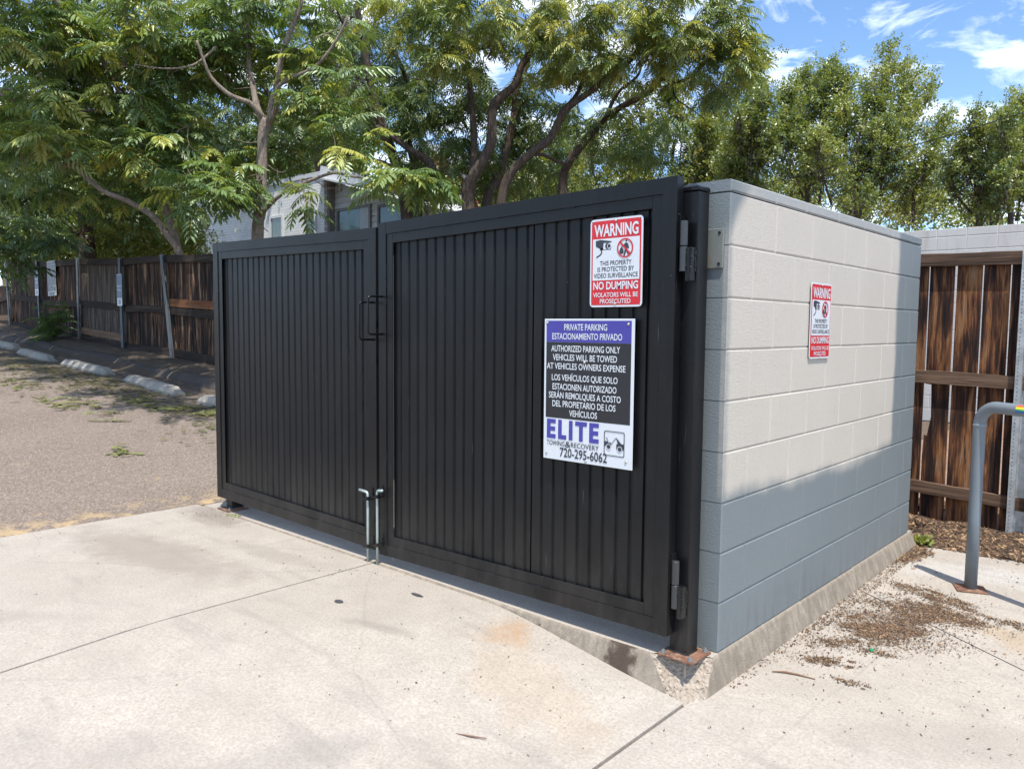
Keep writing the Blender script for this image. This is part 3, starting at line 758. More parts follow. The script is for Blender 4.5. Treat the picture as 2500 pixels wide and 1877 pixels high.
def parking_sign(loc, rot):
    W, H = .462, .611
    g = thing('parking_sign', loc, 'large blue, black and white towing notice screwed to the black gate leaf', 'sign', None, rot)
    b = MB(); b.box(0, W, 0, .003, 0, H); b.build('panel', WHITE, g, bevel=.001)
    q = MB(); q.poly([(.011, -.0006, H*.838), (W-.014, -.0006, H*.838), (W-.014, -.0006, H-.008), (.011, -.0006, H-.008)]); q.build('blue_header', SBLUE, g, fix=False)
    q = MB(); q.poly([(.011, -.0006, H*.298), (W-.014, -.0006, H*.298), (W-.014, -.0006, H*.837), (.011, -.0006, H*.837)]); q.build('black_field', SBLK, g, fix=False)
    t = MB(); Y = -.0016; c = H*.042
    for s, a, b_, z in (('PRIVATE PARKING', .235, .715, .942), ('ESTACIONAMIENTO PRIVADO', .095, .875, .878), ('AUTHORIZED PARKING ONLY', .085, .855, .792), ('VEHICLES WILL BE TOWED', .105, .825, .730), ('AT VEHICLES OWNERS EXPENSE', .035, .915, .668),
                        ('LOS VEH\u00cdCULOS QUE SOLO', .095, .835, .588), ('ESTACIONEN AUTORIZADO', .105, .825, .523), ('SER\u00c1N REMOLQUES A COSTO', .062, .872, .462), ('DEL PROPIETARIO DE LOS', .105, .818, .402), ('VEH\u00cdCULOS', .305, .620, .340)):
        put_text(t, s, a*W, b_*W, z*H, c, Y, 0, .012)
    t.build('white_lettering', WHITE, g, fix=False)
    t = MB(); block_elite(t, .042*W, .645*W, .150*H, .288*H, Y); t.build('blue_lettering', SBLUE, g, fix=False)
    t = MB(); put_text(t, 'TOWING', .042*W, .255*W, .118*H, H*.034, Y, 0, .004); put_text(t, '&', .262*W, .325*W, .118*H, H*.042, Y, 0, .008); put_text(t, 'RECOVERY', .33*W, .645*W, .118*H, H*.034, Y, 0, .004)
    put_text(t, '720-295-6062', .20*W, .735*W, .058*H, H*.062, Y, 0, .014)
    # tow pictogram in its rounded frame
    x0, x1, z0, z1 = .70*W, .918*W, .078*H, .247*H
    ro = rr_pts(x0, x1, z0, z1, .008, Y); ri = rr_pts(x0+.0035, x1-.0035, z0+.0035, z1-.0035, .005, Y)
    for k in range(len(ro)): k2 = (k+1) % len(ro); t.poly([ro[k], ro[k2], ri[k2], ri[k]])
    P = lambda pts: [(x0+(x1-x0)*x, Y-.0003, z0+(z1-z0)*z) for x, z in pts]
    t.poly(P([(.03,.40),(.03,.58),(.17,.58),(.25,.52),(.33,.56),(.36,.44),(.30,.42),(.27,.36),(.2,.36),(.15,.40)]))
    stroke(t, [(x0+.02*W, z0+.7*(z1-z0)), (x0+.028*W, z0+.715*(z1-z0)), (x0+.045*W, z0+.57*(z1-z0))], .0025, Y-.0003, 0)
    stroke(t, [(x0+(x1-x0)*.36, z0+(z1-z0)*.46), (x0+(x1-x0)*.57, z0+(z1-z0)*.74)], .0022, Y-.0003, 0)
    t.poly(P([(.55,.74),(.62,.745),(.86,.52),(.97,.53),(.97,.30),(.62,.30),(.61,.50),(.68,.52),(.64,.66)]))
    for (x, z) in ((.24, .37), (.78, .31)):
        X, Z = x0+(x1-x0)*x, z0+(z1-z0)*z
        ring(t, X, Z, .0095, .0118, Y-.0008, 1); t.poly(disc(X, Z, .0095, .0095, Y-.0008), 0)
    t.build('dark_print', [SDARK, WHITE], g, fix=False)
    screws(g, [(.016, H-.016), (W-.03, H-.022), (W*.47, H*.70), (W*.5, H*.016), (.018, .025), (W-.03, .030)], 0, .006)
parking_sign((-.767, -.1895, .727), (0, math.radians(-.1), math.radians(.6)))

# ------------------------------------------------------------------ right: pipe rail and wooden fence
pb = Vector((.494, 1.948, zg(.49, 1.95)))
rail = thing('pipe_rail', pb, 'grey painted bent pipe rail with a small rainbow sticker, on a rusty foot plate', 'rail')
R_ = .031; bd = Vector((.865, -.50, 0)).normalized(); hz = 1.005; rc = .10
pts = [Vector((0, 0, .006)), Vector((0.001, 0, .4)), Vector((.002, 0, hz-rc))]
for k in range(1, 9):
    a = math.radians(90*k/8); pts.append(bd*(rc-rc*math.cos(a)) + Vector((.002, 0, hz-rc+rc*math.sin(a))))
e0 = pts[-1]; pts += [e0+bd*.15, e0+bd*1.2]; e0 = pts[-1]
for k in range(1, 9):
    a = math.radians(90*k/8); pts.append(e0+bd*rc*math.sin(a)+Vector((0, 0, -rc+rc*math.cos(a))))
pts.append(Vector((pts[-1].x, pts[-1].y, -.02)))
mb = MB(); mb.tube(pts, R_, 24, cap=True); mb.build('pipe', PIPE, rail, smooth=True)
mb = MB(); mb.tube([(.002, 0, hz-rc-.012), (.002, 0, hz-rc-.006), (.002, 0, hz-rc), (.002, 0, hz-rc+.004)], [.031, .0337, .0333, .031], 24, cap=False); mb.build('weld_collar', simple('pale_weld_paint', (.2,.24,.27), .4, 0, .1), rail, smooth=True)
mb = MB(); mb.prism([(x*math.cos(.4)-y*math.sin(.4), x*math.sin(.4)+y*math.cos(.4), .001) for x, y in ((-.075,-.07),(.075,-.07),(.075,.07),(-.075,.07))], (0, 0, .007)); mb.build('foot_plate', RUST, rail, bevel=.002)
mb = MB()
base = pts[10]; e1 = Vector((0, 0, 1)); e2 = bd.cross(e1)
stc = [(.6,.05,.06), (.75,.25,.02), (.8,.7,.05), (.06,.4,.1), (.03,.12,.5)]
smats = [simple('sticker_%s' % n, c, .4, 0, .05) for n, c in zip(('red','orange','yellow','green','blue'), stc)]
for k in range(5):
    a0 = math.radians(62-16*k); a1 = math.radians(62-16*(k+1))
    for j in range(2):
        b0 = a0+(a1-a0)*j/2; b1 = a0+(a1-a0)*(j+1)/2
        q = [base + bd*s + (e1*math.sin(t)+e2*math.cos(t))*(R_+.0006) for s, t in ((.128, b0), (.225, b0), (.225, b1), (.128, b1))]
        mb.poly(q, k)
mb.build('rainbow_sticker', smats, rail, fix=False)

FX = thing('wooden_fence', (.2, 3.15, -.1), 'reddish brown wooden fence with gaps between its boards, in front of the white wall', 'fence')
FX.location = (0, 0, 0)
rf = random.Random(21)
edges = [-.42, -.262, -.094, .07, .231, .394, .556, .715, .875, 1.04, 1.2, 1.36, 1.52]
for k, (a, b) in enumerate(zip(edges[:-1], edges[1:])):
    mb = MB(); g_ = .0062; lean = rf.uniform(-.004, .004)
    if k == 2:
        p = [(a+g_, 3.17, -.12), (b-g_, 3.17, -.12), (b-g_+lean, 3.17, 1.80), (a+g_+lean, 3.17, 1.80), (a+g_, 3.17, .93), (a+.045, 3.17, .925), (a+.052, 3.17, .70), (a+.03, 3.17, .56), (a+.012, 3.17, .57), (a+g_, 3.17, .42)]
    else:
        p = [(a+g_, 3.17, -.12), (b-g_, 3.17, -.12), (b-g_+lean, 3.17, 1.80), (a+g_+lean, 3.17, 1.80)]
    # local origin per board so that the grain differs
    o0 = Vector((a, 3.17, rf.uniform(-9, 9))); mb.prism([Vector(q)-o0 for q in p], (0, .018, 0))
    o = mb.build('picket', WOODR, FX); o.location = o0
for (za, zb, dz) in ((1.742, 1.828, -.012), (.936, 1.024, -.014), (.166, .248, -.030)):
    mb = MB(); o0 = Vector((0, 0, za*7.3))
    n = 24; rr_ = rf
    bot = []; tp = []
    for i in range(n+1):
        x = -.45+1.97*i/n; s = dz*(x+.15)/.6 if za < 1.5 else dz*(x+.15)/.6
        bot.append((x, 3.125, za+s+rf.uniform(-.002, .002))); tp.append((x, 3.125, zb+s+rf.uniform(-.003, .003)))
    mb.prism([Vector(q)-o0 for q in bot+tp[::-1]], (0, .040, 0)); o = mb.build('rail', RAILR, FX, bevel=.002, seg=1); o.location = o0
mb = MB(); X0 = .452; yf = 3.095
prof = [(0, 0), (.034, 0), (.036, .045), (.098, .045), (.100, 0), (.134, 0)]
for i in range(len(prof)-1):
    (xa, ya), (xb, yb) = prof[i], prof[i+1]
    mb.add([(X0+xa, yf+ya, -.13), (X0+xb, yf+yb, -.13), (X0+xb+.01, yf+yb, 1.84), (X0+xa+.01, yf+ya, 1.84)], [(0, 1, 2, 3)])
o = mb.build('steel_post', GALV, FX); so_ = o.modifiers.new('solid', 'SOLIDIFY'); so_.thickness = .003; so_.offset = 1
for fx in (.014, .120):
    mb = MB()
    for k in range(76):
        z = -.08+k*.0254; mb.poly([(X0+fx+.01*(z+.13)/1.97+.0034*math.cos(t), yf-.0035, z+.0034*math.sin(t)) for t in [2*math.pi*i/8 for i in range(8)]])
    mb.build('post_holes', SBLK, FX, fix=False)

# ------------------------------------------------------------------ left: board fence along the lot
YF = 3.6
posts = [(-10.3, .46, -10.45, 2.42), (-12.47, .56, -12.86, 2.52), (-14.65, .626, -14.73, 2.55), (-16.98, .765, -16.96, 2.665), (-19.44, .86, -19.56, 2.72), (-21.7, 1.06, -21.95, 2.86)]
posts = [(-5.6, .22, -5.6, 2.2), (-8.0, .34, -8.05, 2.32)] + posts + [(-24.2, 1.18, -24.2, 2.3), (-26.7, 1.3, -26.7, 2.4), (-29.2, 1.44, -29.2, 2.5), (-33, 1.6, -33, 2.7)]
fl = thing('board_fence', (0, 0, 0), 'long dark weathered board fence with steel posts behind the wheel stops, under the trees', 'fence')
rf = random.Random(31)
def bay_lerp(a, b, t): return tuple(a[i]+(b[i]-a[i])*t for i in range(4))
for k in range(len(posts)-1):
    a, b = posts[k], posts[k+1]; low = k >= 7
    nb = 17; mb = MB()
    o0 = Vector((a[0], YF, rf.uniform(-7, 7)))
    for j in range(nb):
        p, q = bay_lerp(a, b, j/nb), bay_lerp(a, b, (j+1)/nb)
        gap = .003 if rf.random() > .08 else .012
        top = lambda w: (w[3]-.02 if not low else w[1]+1.15)
        yo = YF+rf.choice((0, .006)); zj = rf.uniform(-.02, .02)
        # seen from -y, x decreases along k: q is the left side
        pts = [(q[0]+gap, yo, q[1]-.12), (p[0]-gap, yo, p[1]-.12), (p[2]-gap, yo, top(p)+zj), (q[2]+gap, yo, top(q)+zj)]
        mb.prism([Vector(c)-o0 for c in pts], (0, .016, 0))
    o = mb.build('board_panel', WOODG if k in (4,) else WOODL, fl); o.location = o0
    for (fz0, fz1, nm) in ((.94, 1.0, 'top'), (.46, .53, 'mid'), (.075, .14, 'low')):
        if low and nm == 'top': continue
        mb = MB(); o0 = Vector((0, 0, rf.uniform(-5, 5)))
        za, zb = a[1]+(a[3]-a[1])*(fz0+fz1)/2, b[1]+(b[3]-b[1])*(fz0+fz1)/2
        n = 10; bt = []; tp = []
        sag = rf.uniform(-.02, .03)
        for i in range(n+1):
            t = i/n; f = (fz0+fz1)/2; x = a[0]+(b[0]-a[0])*t; x += ((a[2]-a[0])*(1-t)+(b[2]-b[0])*t)*f
            z = za+(zb-za)*t-sag*math.sin(math.pi*t); h = .066+rf.uniform(-.004, .004)
            bt.append(Vector((x, YF-.045, z-h))-o0); tp.append(Vector((x, YF-.045, z+h))-o0)
        mb.prism(tp + bt[::-1], (0, .038, 0)); o = mb.build('rail', RAILD, fl); o.location = o0
    extra = {2: (.535, .598, RAILO, 'orange replacement rail'), 3: None, 4: (.16, .222, RAILT, 'pale new lower rail')}.get(k)
    if k == 7: extra = (.16, .22, RAILT, 'pale new lower rail')
    if extra:
        mb = MB(); o0 = Vector((0, 0, rf.uniform(-5, 5)))
        pts = []
        for t, w in ((.02, a), (.98, b)):
            f = (extra[0]+extra[1])/2; x = w[0]+(w[2]-w[0])*f; z = w[1]+(w[3]-w[1])*f
            pts.append(Vector((x, YF-.047, z)))
        mb.bar(pts[0]+Vector((0, .019, 0))-o0, pts[1]+Vector((0, .019, 0))-o0, .038, .14); o = mb.build('rail', extra[2], fl); o.location = o0; o['label'] = extra[3]
for (x0, z0, x1, z1) in posts[1:-1]:
    mb = MB()
    for (xa, ya, xb, yb) in ((-.05, -.10, -.012, -.10), (-.012, -.10, -.008, -.052), (.05, -.10, .012, -.10), (.012, -.10, .008, -.052), (-.010, -.053, .010, -.053)):
        mb.add([(x0+xa, YF+ya, z0-.25), (x0+xb, YF+yb, z0-.25), (x1+xb, YF+yb, z1+.02), (x1+xa, YF+ya, z1+.02)], [(0, 1, 2, 3)])
    o = mb.build('steel_post', GALVD, fl, fix=False); m = o.modifiers.new('solid', 'SOLIDIFY'); m.thickness = .004

def reserved_sign(p, label):
    g = thing('reserved_sign', p, label, 'sign', 'small blue reserved parking signs')
    W, H = .235, .62
    b = MB(); b.prism(rr_pts(-W/2, W/2, 0, H, .02, 0), (0, .004, 0)); b.build('panel', WHITE, g)
    q = MB(); q.poly([(-W/2+.004, -.001, H*.25), (W/2-.004, -.001, H*.25), (W/2-.004, -.001, H-.012), (-W/2+.004, -.001, H-.012)]); q.build('blue_field', SNAVY, g, fix=False)
    t = MB(); put_text(t, 'Reserved', -.095, .095, H*.63, .048, -.002, 0, .01); put_text(t, 'Parking', -.08, .08, H*.51, .048, -.002, 0, .01); t.build('white_lettering', WHITE, g, fix=False)
    t = MB(); t.poly(rr_pts(-.045, .045, H*.06, H*.19, .008, -.002)); t.build('emblem', SNAVY, g, fix=False)
    t = MB()
    for k in range(3): t.poly([(-.026+k*.019, -.003, H*.09), (-.014+k*.019, -.003, H*.09), (-.014+k*.019, -.003, H*.155), (-.026+k*.019, -.003, H*.155)])
    t.build('emblem_bars', WHITE, g, fix=False)
reserved_sign((-14.70, YF-.115, 1.63), 'blue and white reserved parking sign on the fence post nearer the gate')
reserved_sign((-19.52, YF-.115, 1.92), 'blue and white reserved parking sign beside the tall grey towing notice')
g = thing('towing_notice', (-18.95, YF-.055, 1.90), 'grey and white towing notice mounted on the far weathered fence boards', 'sign', None, (0, math.radians(-1), 0))
W, H = .56, .80
SGREY = simple('sign_faded_grey', (.20,.215,.23), .5, 0, .1)
b = MB(); b.box(0, W, 0, .004, 0, H); b.build('panel', simple('sign_dull_white', (.45,.47,.49), .5, 0, .1), g)
b = MB(); b.poly([(.02, -.001, H*.30), (W-.02, -.001, H*.30), (W-.02, -.001, H-.02), (.02, -.001, H-.02)]); b.build('grey_field', SGREY, g, fix=False)
t = MB()
for s, a, b_, z in (('PRIVATE PARKING', .235, .715, .942), ('ESTACIONAMIENTO PRIVADO', .095, .875, .878), ('AUTHORIZED PARKING ONLY', .085, .855, .792), ('VEHICLES WILL BE TOWED', .105, .825, .730), ('AT VEHICLES OWNERS EXPENSE', .045, .915, .668), ('LOS VEH\u00cdCULOS QUE SOLO', .095, .835, .588), ('ESTACIONEN AUTORIZADO', .105, .825, .523), ('SER\u00c1N REMOLQUES A COSTO', .062, .872, .462), ('DEL PROPIETARIO DE LOS', .105, .818, .402), ('VEH\u00cdCULOS', .305, .620, .340)):
    put_text(t, s, a*W, b_*W, z*H, H*.042, -.002, 0, .02)
t.build('pale_lettering', simple('sign_pale', (.5,.52,.54), .5, 0, .05), g, fix=False)
t = MB(); block_elite(t, .05*W, .66*W, .145*H, .285*H, -.002); put_text(t, '720-295-6062', .22*W, .75*W, .06*H, H*.06, -.002, 0, .01)
t.box(.72*W, .92*W, -.002, -.001, .15*H, .25*H); t.build('dark_print', SDARK, g, fix=False)

# wheel stops
STOPM = NT('wheel_stop_concrete'); v = STOPM.noise(6, 6, .65)
cc = STOPM.mix(STOPM.ramp(v, [(.3, 0), (.7, 1)]), (.26,.235,.20), (.40,.37,.325)); cc = STOPM.mix(STOPM.ramp(STOPM.noise(40, 4, .7), [(.35, .5), (.55, 0)]), cc, (.12,.11,.1))
STOPM = STOPM.set(cc, .9, 0, STOPM.noise(60, 4), .4, .006, .25)
def wheel_stop_mesh():
    mb = MB(); L_ = 1.83; secs = [(-L_/2, .0, .04), (-L_/2+.02, .02, .085), (-L_/2+.13, .045, .125), (L_/2-.13, .045, .125), (L_/2-.02, .02, .085), (L_/2, .0, .04)]
    prof = lambda s, h: [(-.105+s*.6, 0), (-.105+s*.6, .05 if h > .05 else h*.8), (-.055+s*.3, h), (.055-s*.3, h), (.105-s*.6, .05 if h > .05 else h*.8), (.105-s*.6, 0)]
    for (x, s, h) in secs:
        for (y, z) in prof(0 if h > .1 else s, h): mb.v.append((x, y, z))
    for i in range(len(secs)-1):
        for k in range(6): mb.f.append((i*6+k, i*6+(k+1) % 6, (i+1)*6+(k+1) % 6, (i+1)*6+k)); mb.m.append(0)
    mb.f.append((0, 1, 2, 3, 4, 5)); mb.m.append(0); e = (len(secs)-1)*6; mb.f.append(tuple(e+5-k for k in range(6))); mb.m.append(0)
    return mb
stop0 = wheel_stop_mesh().build('wheel_stop', STOPM, bevel=.006)
stops = [(-7.70, 2.16, 'weathered concrete wheel stop half hidden behind the gate edge'), (-10.22, 2.16, 'concrete wheel stop nearest the gate that is seen whole'), (-12.77, 2.16, 'concrete wheel stop below the fence post with the nearer blue sign'), (-15.3, 2.16, 'concrete wheel stop in front of the green weed at the fence'), (-17.85, 2.25, 'dark shaded concrete wheel stop at the left edge of the lot')]
for i, (x, y, lb) in enumerate(stops):
    o = stop0 if i == 0 else copy_tree(stop0)
    o.location = (x, y, LOTZ(x, y)-.012); o.rotation_euler = (0, math.atan(.056), math.radians((1.5, -2.5, 1, -1.5, 4)[i]))
    tag(o, lb, 'wheel stop', 'concrete wheel stops along the fence')
# asphalt berm along the fence foot, laid in humps
BERM = NT('berm_asphalt'); v = BERM.noise(3, 6, .65); cc = BERM.mix(v, (.055,.047,.042), (.12,.10,.09)); cc = BERM.mix(BERM.ramp(BERM.noise(70, 4, .7), [(.4, .5), (.6, 0)]), cc, (.03,.026,.023))
BERM = BERM.set(cc, .92, 0, BERM.noise(50, 5, .7), .7, .015, .25)
mb = MB(); rb = random.Random(4); n = 150; prof = [(-.19, -.05), (-.17, .05), (-.10, .12), (0, .15), (.10, .12), (.18, .04), (.2, -.05)]
for i in range(n+1):
    x = -6.2-20*i/n; h = .85+.15*math.sin(x*1.7)+rb.uniform(-.04, .04); yo = 2.92+.05*math.sin(x*.8)
    for (y, z) in prof: mb.v.append((x, yo+y, zg(x, 0)+z*h+.02))
for i in range(n):
    for k in range(6): q = i*7+k; mb.f.append((q, q+1, q+8, q+7)); mb.m.append(0)
tag(mb.build('kerb', BERM, smooth=True), kind='structure')
KP = simple('old_yellow_paint', (.33,.26,.15), .85, 0, .4, 14)
for x in (-10.9, -13.2, -16.3, -18.4):
    mb = MB(); h = .85+.15*math.sin(x*1.7); yo = 2.92+.05*math.sin(x*.8)
    for j in range(2):
        for (y, z) in prof[:6]: mb.v.append((x-.05*j, yo+y*1.03-.004, zg(x, 0)+z*h*1.03+.027))
    for k in range(5): mb.f.append((k, k+1, k+7, k+6)); mb.m.append(0)
    o = mb.build('kerb_paint_mark', KP); tag(o, kind='structure')

# ------------------------------------------------------------------ foliage tools
def raw_mesh(name, V, F, mats, midx=None, tint=None):
    """V (n,3), F (m,k) arrays -> mesh"""
    me = bpy.data.meshes.new(name); k = F.shape[1]
    me.vertices.add(len(V)); me.vertices.foreach_set('co', V.astype(np.float32).ravel())
    me.loops.add(F.size); me.loops.foreach_set('vertex_index', F.astype(np.int32).ravel())
    me.polygons.add(len(F)); me.polygons.foreach_set('loop_start', np.arange(0, F.size, k, dtype=np.int32))
    if midx is not None: me.polygons.foreach_set('material_index', midx.astype(np.int32))
    for m in mats: me.materials.append(m)
    if tint is not None:
        a = me.attributes.new('tint', 'FLOAT', 'POINT'); a.data.foreach_set('value', tint.astype(np.float32))
    me.update(); me.validate(); return me
def pinnate(pairs=9, droop=.38, leaf=.24, wid=.062, rach=.006, seed=0):
    """one compound leaf along +x of length 1: triangles, material 1 is the stalk"""
    r = np.random.RandomState(seed); V = []; F = []; MI = []
    rx = lambda s: np.array([s*(1-.12*s), 0, .10*s-droop*s*s])
    for i in range(5):
        s = i/4; p = rx(s); w = rach*(1.3-s); V += [p+[0, w, 0], p-[0, w, 0]]
    for i in range(4): q = 2*i; F += [(q, q+1, q+3), (q, q+3, q+2)]; MI += [1, 1]
    for i in range(pairs):
        s = .14+.82*i/(pairs-1)
        for sg in (1, -1):
            L_ = leaf*(.72+.5*math.sin(math.pi*(.12+.75*s)))*r.uniform(.88, 1.1); a = math.radians(72-34*s+r.uniform(-9, 9))
            b = rx(s); d = np.array([math.cos(a), sg*math.sin(a), -.30-r.uniform(0, .3)]); d /= np.linalg.norm(d)
            sd_ = np.cross(d, [0, 0, 1]); sd_ /= np.linalg.norm(sd_); up = np.cross(sd_, d)
            w = wid*r.uniform(.85, 1.15); m = b+d*L_*.36
            n0 = len(V); V += [b, m+sd_*w*.5+up*.012, b+d*L_*.72+sd_*w*.33-up*.01, b+d*L_-up*.045*1, b+d*L_*.72-sd_*w*.33-up*.01, m-sd_*w*.5+up*.012, m-up*.012]
            F += [(n0, n0+6, n0+1), (n0+1, n0+6, n0+2), (n0+2, n0+6, n0+3), (n0+3, n0+6, n0+4), (n0+4, n0+6, n0+5), (n0+5, n0+6, n0)]; MI += [0]*6
    return np.array(V, float), np.array(F), np.array(MI)
def sprig(n=7, leaf=.30, wid=.17, seed=0, spread=1.0):
    """short twig with simple leaves, overall length about 1 along +x"""
    r = np.random.RandomState(seed); V = []; F = []; MI = []
    for i in range(n):
        s = (i+.5)/n; b = np.array([s*.8, 0, -.08*s]); a = i*2.4+r.uniform(-.5, .5)
        d = np.array([.5, math.cos(a)*spread, math.sin(a)*spread-.35]); d /= np.linalg.norm(d)
        sd_ = np.cross(d, [0.3, .1, 1]); sd_ /= np.linalg.norm(sd_); up = np.cross(sd_, d); L_ = leaf*r.uniform(.75, 1.25); w = wid*r.uniform(.8, 1.2)
        n0 = len(V); V += [b, b+d*L_*.45+sd_*w*.5+up*.03, b+d*L_, b+d*L_*.45-sd_*w*.5+up*.03]
        F += [(n0, n0+1, n0+2), (n0, n0+2, n0+3)]; MI += [0, 0]
    return np.array(V, float), np.array(F), np.array(MI)
def tuft(n=16, seed=0):
    r = np.random.RandomState(seed); V = []; F = []
    for i in range(n):
        d = r.normal(size=3); d[2] = abs(d[2])*.6; d[0] = abs(d[0])+.3; d /= np.linalg.norm(d); sd_ = np.cross(d, r.normal(size=3)); sd_ /= np.linalg.norm(sd_)
        n0 = len(V); V += [sd_*.03, -sd_*.03, d*r.uniform(.7, 1)]; F += [(n0, n0+1, n0+2)]
    return np.array(V), np.array(F), np.zeros(n)
def place(templates, P, D, scale, tint, rng, roll=.5, mats=(), name='crown', upv=None):
    """copies of the templates at points P, pointing along D"""
    N = len(P); D = D/np.linalg.norm(D, axis=1, keepdims=True)
    U = np.zeros((N, 3)); U[:, 2] = 1; U += rng.normal(size=(N, 3))*roll
    Sd = np.cross(U, D); Sd /= np.linalg.norm(Sd, axis=1, keepdims=True)+1e-9; U = np.cross(D, Sd)
    VV, FF, MM, TT = [], [], [], []; off = 0; pick = rng.randint(len(templates), size=N)
    for k, (V, F, MI) in enumerate(templates):
        ids = np.where(pick == k)[0]
        if not len(ids): continue
        sc = scale[ids][:, None, None]
        W = (V[None, :, 0:1]*D[ids][:, None, :] + V[None, :, 1:2]*Sd[ids][:, None, :] + V[None, :, 2:3]*U[ids][:, None, :])*sc + P[ids][:, None, :]
        VV.append(W.reshape(-1, 3)); n = len(V)
        FF.append((F[None]+ (np.arange(len(ids))*n)[:, None, None]).reshape(-1, 3)+off); MM.append(np.tile(MI, len(ids)))
        TT.append(np.repeat(tint[ids], n)); off += n*len(ids)
    return raw_mesh(name, np.concatenate(VV), np.concatenate(FF), mats, np.concatenate(MM), np.concatenate(TT))
def catmull(pts, per=5):
    P = [np.array(p, float) for p in pts]; P = [2*P[0]-P[1]] + P + [2*P[-1]-P[-2]]; out = []
    for i in range(1, len(P)-2):
        for k in range(per):
            t = k/per; a, b, c, d = P[i-1], P[i], P[i+1], P[i+2]
            out.append(.5*((2*b)+(-a+c)*t+(2*a-5*b+4*c-d)*t*t+(-a+3*b-3*c+d)*t**3))
    out.append(P[-2]); return out
class Tree:
    """tapered trunk, limbs traced where they stand, twigs, and a crown of leaf sprays"""
    def __init__(s, name, base, label, cat, group, seed):
        s.rng = np.random.RandomState(seed); s.mb = MB(); s.nodes = []; s.P = []; s.D = []; s.S = []; s.T = []
        s.root = thing(name, base, label, cat, group); s.base = np.array(base, float)
    def limb(s, pts, r0, r1, n=8, rough=.08, per=5, node=True):
        q = catmull(pts, per); m = len(q)
        rad = [(r0+(r1-r0)*(i/(m-1))**.85)*(1+s.rng.uniform(-rough, rough)) for i in range(m)]
        s.mb.tube([Vector(p-s.base) for p in q], rad, n)
        if node: s.nodes += [(p, r) for p, r in zip(q[1:], rad[1:])]
    def plimb(s, px, d0, d1, r0, r1, **k):
        m = len(px); q = [tuple(at(x, y, d0+(d1-d0)*i/max(1, m-1))) for i, (x, y) in enumerate(px)]
        if px[0][1] >= 590 and r0 > .07: a, b = q[0], q[1]; q = [(a[0]-(b[0]-a[0])*.4, a[1]-(b[1]-a[1])*.4, zbase(a[0], a[1])-.15)] + q
        s.limb(q, r0, r1, **k)
    def twig(s, p, r=.007, sag=.15):
        N = np.array([n for n, _ in s.nodes]); d = N-p; dist = np.linalg.norm(d*[1, 1, 1.0], axis=1)+ .35*np.maximum(0, d[:, 2]); i = dist.argmin()
        a = N[i]; L_ = np.linalg.norm(a-p)
        if L_ < .05 or L_ > 3.2: return
        m1 = a*.66+p*.34+s.rng.normal(size=3)*L_*.09; m1[2] -= sag*L_*.5; m2 = a*.3+p*.7+s.rng.normal(size=3)*L_*.07; m2[2] -= sag*L_*.5
        q = catmull([a, m1, m2, p], 3); k = len(q); r0 = min(s.nodes[i][1]*.6, r*(1+L_*.9))
        s.mb.tube([Vector(x-s.base) for x in q], [r0+(r*.55-r0)*j/(k-1) for j in range(k)], 5, cap=False)
        s.nodes += [(x, r) for x in q[3::3]]
    def sprays(s, px, py, d, rx, ry, rd, count, k=6, size=.55, tw=True, tint=(.15, .75), out=.9, droop=-.25, shell=.5):
        """count sprays of k leaves in an ellipsoid around the point (px,py) at d"""
        c = np.array(at(px, py, d)); R, U, Fw = np.array(RGT), np.array(UPV), np.array(FWD); m = d/FPX; r = s.rng
        pts = []
        for i in range(count):
            v = r.normal(size=3); v /= np.linalg.norm(v); v *= r.uniform(shell, 1)**.6 if shell > 0 else r.uniform(0, 1)**.34
            pts.append((c+R*v[0]*rx*m+U*v[1]*ry*m+Fw*v[2]*rd, v))
        for p, v in pts:
            if tw: s.twig(p)
            o_ = R*v[0]+U*v[1]*.4+Fw*v[2]; tb = r.uniform(*tint)
            kk = max(2, int(round(k*r.uniform(.7, 1.35)))); a0 = r.uniform(0, 6.28)
            for j in range(kk):
                a = a0+j*2.4+r.uniform(-.3, .3); h = np.array([math.cos(a), math.sin(a), r.uniform(-.35, .55)])
                dd = h+o_*out*.6; dd[2] += droop
                s.P.append(p+r.normal(size=3)*.025); s.D.append(dd); s.S.append(size*r.uniform(.5, 1.3)); s.T.append(np.clip(tb+r.normal()*.10, 0, 1))
    def done(s, bark, temps, mats, roll=.35):
        o = s.mb.build('trunk', bark, s.root, smooth=True, fix=False)
        me = place(temps, np.array(s.P)-s.base, np.array(s.D), np.array(s.S), np.array(s.T), s.rng, roll, mats, 'crown')
        link('crown', me, s.root)
        return s.root
BARK1 = m_bark('pale_grey_bark', (.19,.15,.12), (.40,.33,.275)); BARK2 = m_bark('dark_brown_bark', (.055,.040,.031), (.15,.115,.09)); BARK3 = m_bark('grey_bark', (.09,.07,.056), (.20,.165,.14))
LF1 = m_leaf('broad_pinnate_leaf', (0.058,0.119,0.046), (0.213,0.316,0.101), (0.489,0.515,0.122)); STALK = simple('leaf_stalk', (.30,.25,.08), .6, 0, .3, 5)
LF2 = m_leaf('dark_pinnate_leaf', (0.049,0.100,0.047), (0.158,0.238,0.085), (0.386,0.372,0.097)); LF3 = m_leaf('simple_leaf', (0.109,0.175,0.051), (0.326,0.375,0.121), (0.435,0.435,0.158), .40)
LF4 = m_leaf('yellow_green_leaf', (0.106,0.163,0.037), (0.263,0.306,0.075), (0.338,0.325,0.088), .4); NEEDLE = m_leaf('needle', (0.018,0.045,0.027), (0.045,0.090,0.045), (0.075,0.120,0.045), .15)
PIN = [pinnate(9, .28, .25, .075, .007, 1), pinnate(8, .40, .26, .08, .007, 2), pinnate(10, .18, .23, .072, .007, 3), pinnate(7, .52, .28, .085, .007, 4), pinnate(6, .30, .30, .095, .008, 7), pinnate(11, .34, .21, .066, .006, 8)]
